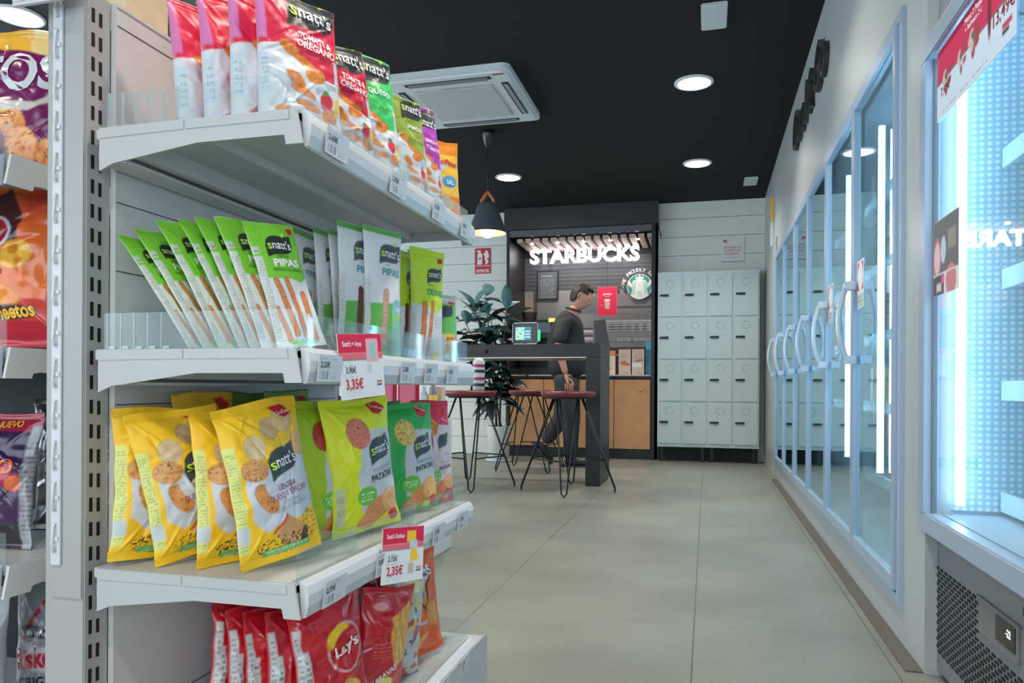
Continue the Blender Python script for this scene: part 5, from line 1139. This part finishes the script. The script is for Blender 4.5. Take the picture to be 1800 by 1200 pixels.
bag('snack_pouch','olive green snack pouch on the top shelf','snack pouch','snack pouches on the top shelf',(-.615,1.460,ZS[2],66,-3,-2,.105,.216),.045,d_crunch((150,170,70),91),t_crunch(2.1,'JAMÓN','','HUMMUS'),NU=60,NV=100,style='gusset',seed=91)
bag('snack_pouch','violet snack pouch beside the olive green one','snack pouch','snack pouches on the top shelf',(-.612,1.560,ZS[2],68,-3,-4,.10,.230),.045,d_crunch((190,70,190),92),t_crunch(2.2,'JAMÓN Y','TOMATE','PRESUNTO'),NU=60,NV=100,style='gusset',seed=92)
def d_pop(base):
    def f(p):
        A=p.A; p.c[:]=lin(base); p.rect(-.5,.3*A,.5,.82*A,(246,196,70)); p.ell(.05,.48*A,.28,.18,(90,160,214)); p.ell(-.2,.66*A,.16,.1,(206,216,216)); p.ell(-.05,.2*A,.3,.12,(214,190,120)); p.put((p.f<.5)*1.,base)
    return f
bag('popcorn_bag','orange and yellow popcorn bag with a blue spot at the end of the top shelf','popcorn bag',None,(-.608,1.685,ZS[2],50,-3,-2,.08,.196),.03,d_pop((240,140,40)),[('PoPitas',0,1.75,.22,(206,50,90),-4,.03,.8),('SAL',.06,1.15,.2,(240,240,240),0,.03,.3)],NU=50,NV=90,seed=95,wr=.8)
bag('popcorn_bag','red-orange popcorn bag behind the yellow one at the shelf end','popcorn bag',None,(-.645,1.655,ZS[2],55,-3,-2,.08,.190),.03,d_pop((226,80,30)),[],NU=36,NV=60,seed=96,wr=.8)
# base shelf: red crisp bags and corn snacks
RB='red crisp bags on the lowest shelf'
for k,(pose,lab) in enumerate([((-.805,1.145,.126,74,-4,9,.145,.228),'red crisp bag furthest back on the lowest shelf'),((-.768,1.150,.126,74,-4,5,.145,.226),'second red crisp bag from the back'),((-.732,1.155,.126,74,-4,3,.145,.226),'third red crisp bag from the back'),((-.695,1.170,.126,74,-4,2,.15,.232),'fourth red crisp bag from the back, white strip on its edge'),((-.645,1.215,.126,66,-5,-4,.165,.235),'frontmost red crisp bag with a yellow sun emblem')]):
    bag('crisp_bag',lab,'crisp bag',RB,pose,.042,d_red(100+k),[("Lay's",.17,.60*pose[7]/pose[6],.17,(244,240,236),14,.03,.36)],NU=70,NV=110,seed=100+k,wr=1.7,matl=PRINTG)
bag('crisp_bag','red crisp bag with golden chips printed on it, right of the emblem bag','crisp bag',None,(-.636,1.350,.126,66,2,9,.145,.212),.05,d_red(110,'b'),[("LAYS BRAVAS",-.05,.22,.13,(240,236,234),34,.03,.62)],NU=84,NV=120,seed=110,wr=1.2,matl=PRINTG)
bag('crisp_bag','dark red crisp bag under the third shelf, behind the golden chips bag','crisp bag','crisp bags at the back of the lowest shelf',(-.71,1.32,.126,78,-3,6,.15,.255),.045,d_red(112),[],NU=48,NV=70,seed=112,wr=1.3,matl=PRINTG)
bag('crisp_bag','red crisp bag behind the hanging price card','crisp bag','crisp bags at the back of the lowest shelf',(-.68,1.45,.126,75,-3,4,.15,.245),.045,d_red(113),[],NU=48,NV=70,seed=113,wr=1.3,matl=PRINTG)
bag('corn_snack_bag','grey and purple corn snack bag with a crowded print','corn snack bag',None,(-.632,1.455,.126,68,2,5,.12,.222),.05,d_party(120),[('MONSTER',.0,1.42,.2,(226,220,120),-40,.03,.6)],NU=70,NV=110,seed=120,wr=1.1,matl=PRINTG)
bag('corn_snack_bag','orange corn snack bag with a black triangle at the end of the lowest shelf','corn snack bag','orange corn snack bags',(-.630,1.570,.126,64,-2,-6,.155,.236),.05,d_corn((236,100,40),121),[('DORITOS',.0,1.12,.22,(236,236,236),24,.04,.66)],NU=84,NV=120,seed=121,wr=1.1,matl=PRINTG)
bag('corn_snack_bag','red-orange corn snack bag behind the orange one with the triangle','corn snack bag','orange corn snack bags',(-.675,1.60,.126,72,-2,4,.14,.250),.045,d_corn((226,70,40),122),[],NU=50,NV=80,seed=122,wr=1.1,matl=PRINTG)
bag('corn_snack_bag','grey foil snack bag wedged under the third shelf behind the red bags','corn snack bag',None,(-.76,1.38,.126,80,-2,5,.15,.270),.04,d_party(123),[],NU=44,NV=70,seed=123,wr=1.2,matl=PRINTG)
# ---------------- rack facing the camera, left of the upright ----------------
rk=thing('end_rack','white shelf rack at the left edge, facing the camera','shelving unit',(-1.25,.93,0))
RO=(-1.25,.93,0)
def K(*p): return (p[0]-RO[0],p[1]-RO[1],p[2]-RO[2])
MB().box(K(-1.8,1.34,0),K(-1.01,1.36,1.16)).build('dark_back_panel',mat('dark_back_board',(34,36,36),.6),rk)
MB().box(K(-1.8,.91,0),K(-1.045,1.34,.11)).build('base_plinth',WHITE,rk)
for zt in (.126,.468,.806,1.104):
    m=MB(); m.box(K(-1.8,.91,zt-.016),K(-1.045,1.34,zt)); sh=m.build('shelf_board',WHITE,rk)
    if zt>.2:
        m=MB(); P=[(.905,zt),(.93,zt),(1.30,zt),(1.30,zt-.065),(.96,zt-.038),(.945,zt-.040),(.942,zt-.048),(.895,zt-.048)]
        m.prism([(a-RO[1],b) for a,b in P],'x',-1.043-RO[0],-1.038-RO[0]); m.build('side_bracket',WHITE2,sh)
        m=MB(); P=[(.905,zt+.001),(.893,zt-.004),(.889,zt-.02),(.891,zt-.036),(.895,zt-.048),(.902,zt-.048)]; m.prism([(a-RO[1],b) for a,b in P],'x',-1.8-RO[0],-1.052-RO[0]); m.build('price_rail',mat('blue_white_rail',(190,206,222),.3),sh)
        m=MB(); m.box(K(-1.8,.908,zt+.001),K(-1.05,.9095,zt+.05)); m.build('front_fence',CLEAR,sh)
tag(place(MB().box((-.06,-.001,0),(.028,.001,.062),.0008).build('label_holder',mat('label_white',(236,240,242),.3)),(-1.082,.885,1.108),0),'blank white label holder on the top rack shelf at the left edge','label holder')
def d_purple(p):
    A=p.A; p.c[:]=lin((112,28,88)); p.poly([(-.5,.84*A),(.5,.70*A),(.5,A),(-.5,A)],(232,176,60)); p.ell(.34,.98*A,.3,.3,(236,206,140)); p.poly([(-.5,.86*A),(.42,.80*A),(.42,.52*A),(-.5,.46*A)],(112,28,88)); p.poly([(-.5,.46*A),(.2,.46*A),(.44,.62*A),(.42,.54*A),(.15,.40*A),(-.5,.38*A)],(206,200,190)); p.rect(-.5,.37*A,.1,.40*A,(232,196,80))
    for cx,cz,s in ((.05,.30,.10),(.12,.18,.12),(-.2,.2,.12),(.36,.10,.14)): p.chip(cx,cz*A,s,s*1.1,20,(246,190,110),(214,100,60),int(cx*90),True)
    p.put((p.f<.5)*1.,(100,24,80))
bag('crisp_bag','big purple crisp bag with silver letters at the top left of the photo','crisp bag',None,(-1.165,1.01,1.104,16,-8,3,.235,.262),.06,d_purple,[('RITOS',-.12,.70,.40,(200,206,214),8,.03,.92)],NU=90,NV=110,seed=130,wr=1.1,matl=PRINTG)
def d_orange(p):
    A=p.A; p.c[:]=lin((214,60,40)); p.put((p.z/A>.28)*(vnoise(p.x*4,p.z*4,5)*.9),(240,130,50)); p.poly([(-.1,.9*A),(.0,.98*A),(.18,.80*A),(.16,.62*A),(.1,.58*A)],(70,16,34)); p.ell(-.05,.68*A,.16,.14,(206,214,222)); p.ell(-.05,.68*A,.14,.125,(150,20,36)); p.chip(.16,.54*A,.14,.12,20,(250,200,80),(240,160,50),3,False); p.ell(.14,.57*A,.045,.045,(220,130,30)); p.ell(.2,.50*A,.03,.03,(220,130,30)); p.chip(-.05,.30*A,.24,.10,-10,(250,176,60),(236,120,40),6,False); p.rect(-.5,0,.5,.15*A,(196,20,50)); p.ell(.1,.20*A,.22,.06,(50,30,26)); p.put((p.f<.5)*1.,(206,50,40))
bag('corn_snack_bag','glossy orange and red puff snack bag in the rack at the left edge','corn snack bag',None,(-1.155,1.0,.806,16,-6,-2,.205,.285),.075,d_orange,[('Cheetos',.1,.275,.16,(246,190,60),6,.03,.40),('Pago',-.02,.60,.1,(60,20,60),14,.02,.16)],NU=90,NV=120,seed=131,wr=1.2,matl=PRINTG)
def d_violet(p):
    A=p.A; p.c[:]=lin((58,20,74)); p.rect(-.5,.86*A,.5,A,(170,30,60)); m=vnoise(p.x*6,p.z*6,8); p.put(((m>.6)&(p.z<.62*A)&(p.z>.22*A))*.8,(190,40,90)); p.put(((m>.72)&(p.z<.6*A))*.8,(240,120,50)); p.rect(-.5,0,.5,.2*A,(48,44,50)); p.rect(.40,0,.5,.9*A,(160,160,166)); p.lines(.4,.5,.1*A,.8*A,20,(60,60,60),.5); p.put((p.f<.5)*1.,(60,24,70))
bag('corn_snack_bag','violet and black hot corn snack bag on the second rack shelf from the floor','corn snack bag',None,(-1.185,.985,.468,14,-6,2,.165,.232),.055,d_violet,[('NUEVO',.16,1.28,.1,(246,176,60),4,.03,.28),('FUEGO',.0,.80,.2,(240,110,60),8,.03,.66)],NU=70,NV=100,seed=132,wr=1.1,matl=PRINTG)
def d_blk(p):
    A=p.A; p.c[:]=lin((38,36,40)); p.poly([(-.2,0),(.5,0),(.5,.42*A),(0,.2*A)],(110,20,50)); p.put((p.f<.5)*1.,(36,34,38))
bag('corn_snack_bag','black corn snack bag partly hidden behind the white upright','corn snack bag',None,(-1.155,1.16,.468,12,-5,-3,.20,.255),.06,d_blk,[('TOS',-.05,.86,.24,(150,150,156),0,.03,.5),('Twist',-.05,.60,.2,(214,214,216),0,.02,.4),('Hot',-.08,.42,.16,(226,170,50),8,.03,.3)],NU=60,NV=80,seed=133,wr=1.1,matl=PRINTG)
def d_asket(p):
    A=p.A; p.c[:]=lin((150,152,156)); p.poly([(.1,.98*A),(.3,.9*A),(.34,.62*A),(.1,.60*A)],(190,30,50)); p.poly([(-.4,.6*A),(0,.96*A),(.04,.96*A),(-.3,.6*A)],(176,30,50)); p.rect(-.5,.62*A,.12,.70*A,(44,44,48)); p.lines(-.4,.1,.635*A,.69*A,1,(200,200,204),.9); p.ell(.0,.48*A,.46,.13,(206,196,200)); p.ell(-.1,.14*A,.3,.12,(206,190,150)); p.put((p.f<.5)*1.,(140,142,146))
for k,(pose,lab) in enumerate([((-1.215,.975,.126,10,-6,-4,.165,.268),'grey and red salted snack bag at the bottom left corner of the photo'),((-1.138,1.08,.126,8,-6,-3,.165,.262),'second grey and red snack bag, right of the corner one beside the upright')]):
    bag('corn_snack_bag',lab,'corn snack bag','grey and red snack bags on the rack',pose,.055,d_asket,[('Risketos',.0,.78,.30,(206,36,66),6,.03,.9),('ORIGINAL',.0,.52,.17,(40,42,46),6,.02,.8)],NU=80,NV=110,seed=134+k,wr=1.0,matl=PRINTG)
bag('corn_snack_bag','dark grey snack bag at the back of the lowest rack shelf','corn snack bag',None,(-1.17,1.20,.126,10,-4,4,.22,.30),.06,d_blk,[],NU=40,NV=60,seed=139,wr=1.2,matl=PRINTG)
# goods on top of the far side of the shelving
t=thing('wooden_crate','pale wooden crate edge on top of the shelving, cut off by the photo','crate',(-.955,1.07,1.3585))
m=MB(); 
for a,b in (((-.02,-.05,0),(.02,-.045,.09)),((-.02,.045,0),(.02,.05,.09)),((.015,-.045,0),(.02,.045,.09)),((-.02,-.045,0),(-.015,.045,.09)),((-.015,-.045,0),(.015,.045,.006))): m.box(a,b)
m.build('crate_body',mat('pale_wood',(222,200,160),.6,noise=.08,nscale=20),t)
bag('foil_bag','dark grey foil bag on top of the shelving behind the crimson pouches','foil bag',None,(-.955,1.22,1.3585,80,0,0,.17,.22),.045,lambda p: (p.c.__setitem__(slice(None),lin((96,98,102)))),[],NU=50,NV=70,seed=140,wr=1.6,matl=mat('grey_foil',attr=True,rough=.3,spec=.6,metal=.3))
# ---------------- low stand with household goods beyond the shelving ----------------
t=thing('low_display_stand','low white display stand beyond the far end of the snack shelving','display stand',(-1.31,3.05,0))
m=MB(); m.box((-.35,-.15,0),(.165,.2,.60),.004); m.build('stand_body',WHITE2,t); 
GLV=mat('pink_rubber',(226,120,150),.5)
for k,x in enumerate((-1.355,-1.25)):
    q=thing('rubber_gloves',('pack of pink rubber gloves, left one on the low display stand','pack of pink rubber gloves, right one on the low display stand')[k],'gloves',(x,2.98,.601),0,'packs of pink rubber gloves')
    MB().box((-.048,-.004,0),(.048,.01,.19),.002).build('card',mat('crimson_card',(196,30,70),.5),q)
    m=MB(); m.box((-.036,-.012,.075),(.036,-.0041,.165),.006)
    for j in range(4): m.tube([(-.030+.02*j,-.009,.08),(-.031+.0205*j,-.010,.055),(-.031+.021*j,-.009,.026+.006*abs(j-1.5))],[.0095,.0095,.006],8)
    m.build('glove',GLV,q)
for k,(x,c,h) in enumerate([(-1.172,(176,190,206),.15),(-1.132,(120,130,140),.16)]):
    q=thing('spray_bottle',('pale blue bottle beside the pink gloves on the low stand','grey bottle with a yellow label beside the pink gloves')[k],'bottle',(x,2.97,.601))
    MB().lathe([(.016,0),(.018,.01),(.018,h*.7),(.009,h*.85),(.009,h)],n=18).build('bottle_body',mat('bottle_%d'%k,c,.3),q)
    MB().lathe([(.0184,.07),(.0184,.11)],n=18,cap0=False,cap1=False).build('label_band',mat('band_%d'%k,[(206,216,226),(236,206,70)][k],.5),q)
q=thing('soap_box','beige box at the right end of the low display stand','box',(-1.115,3.05,.601)); MB().box((-.055,-.03,0),(-.0,.03,.145),.002).build('box_body',mat('beige_box',(214,186,160),.6,noise=.06,nscale=30),q)
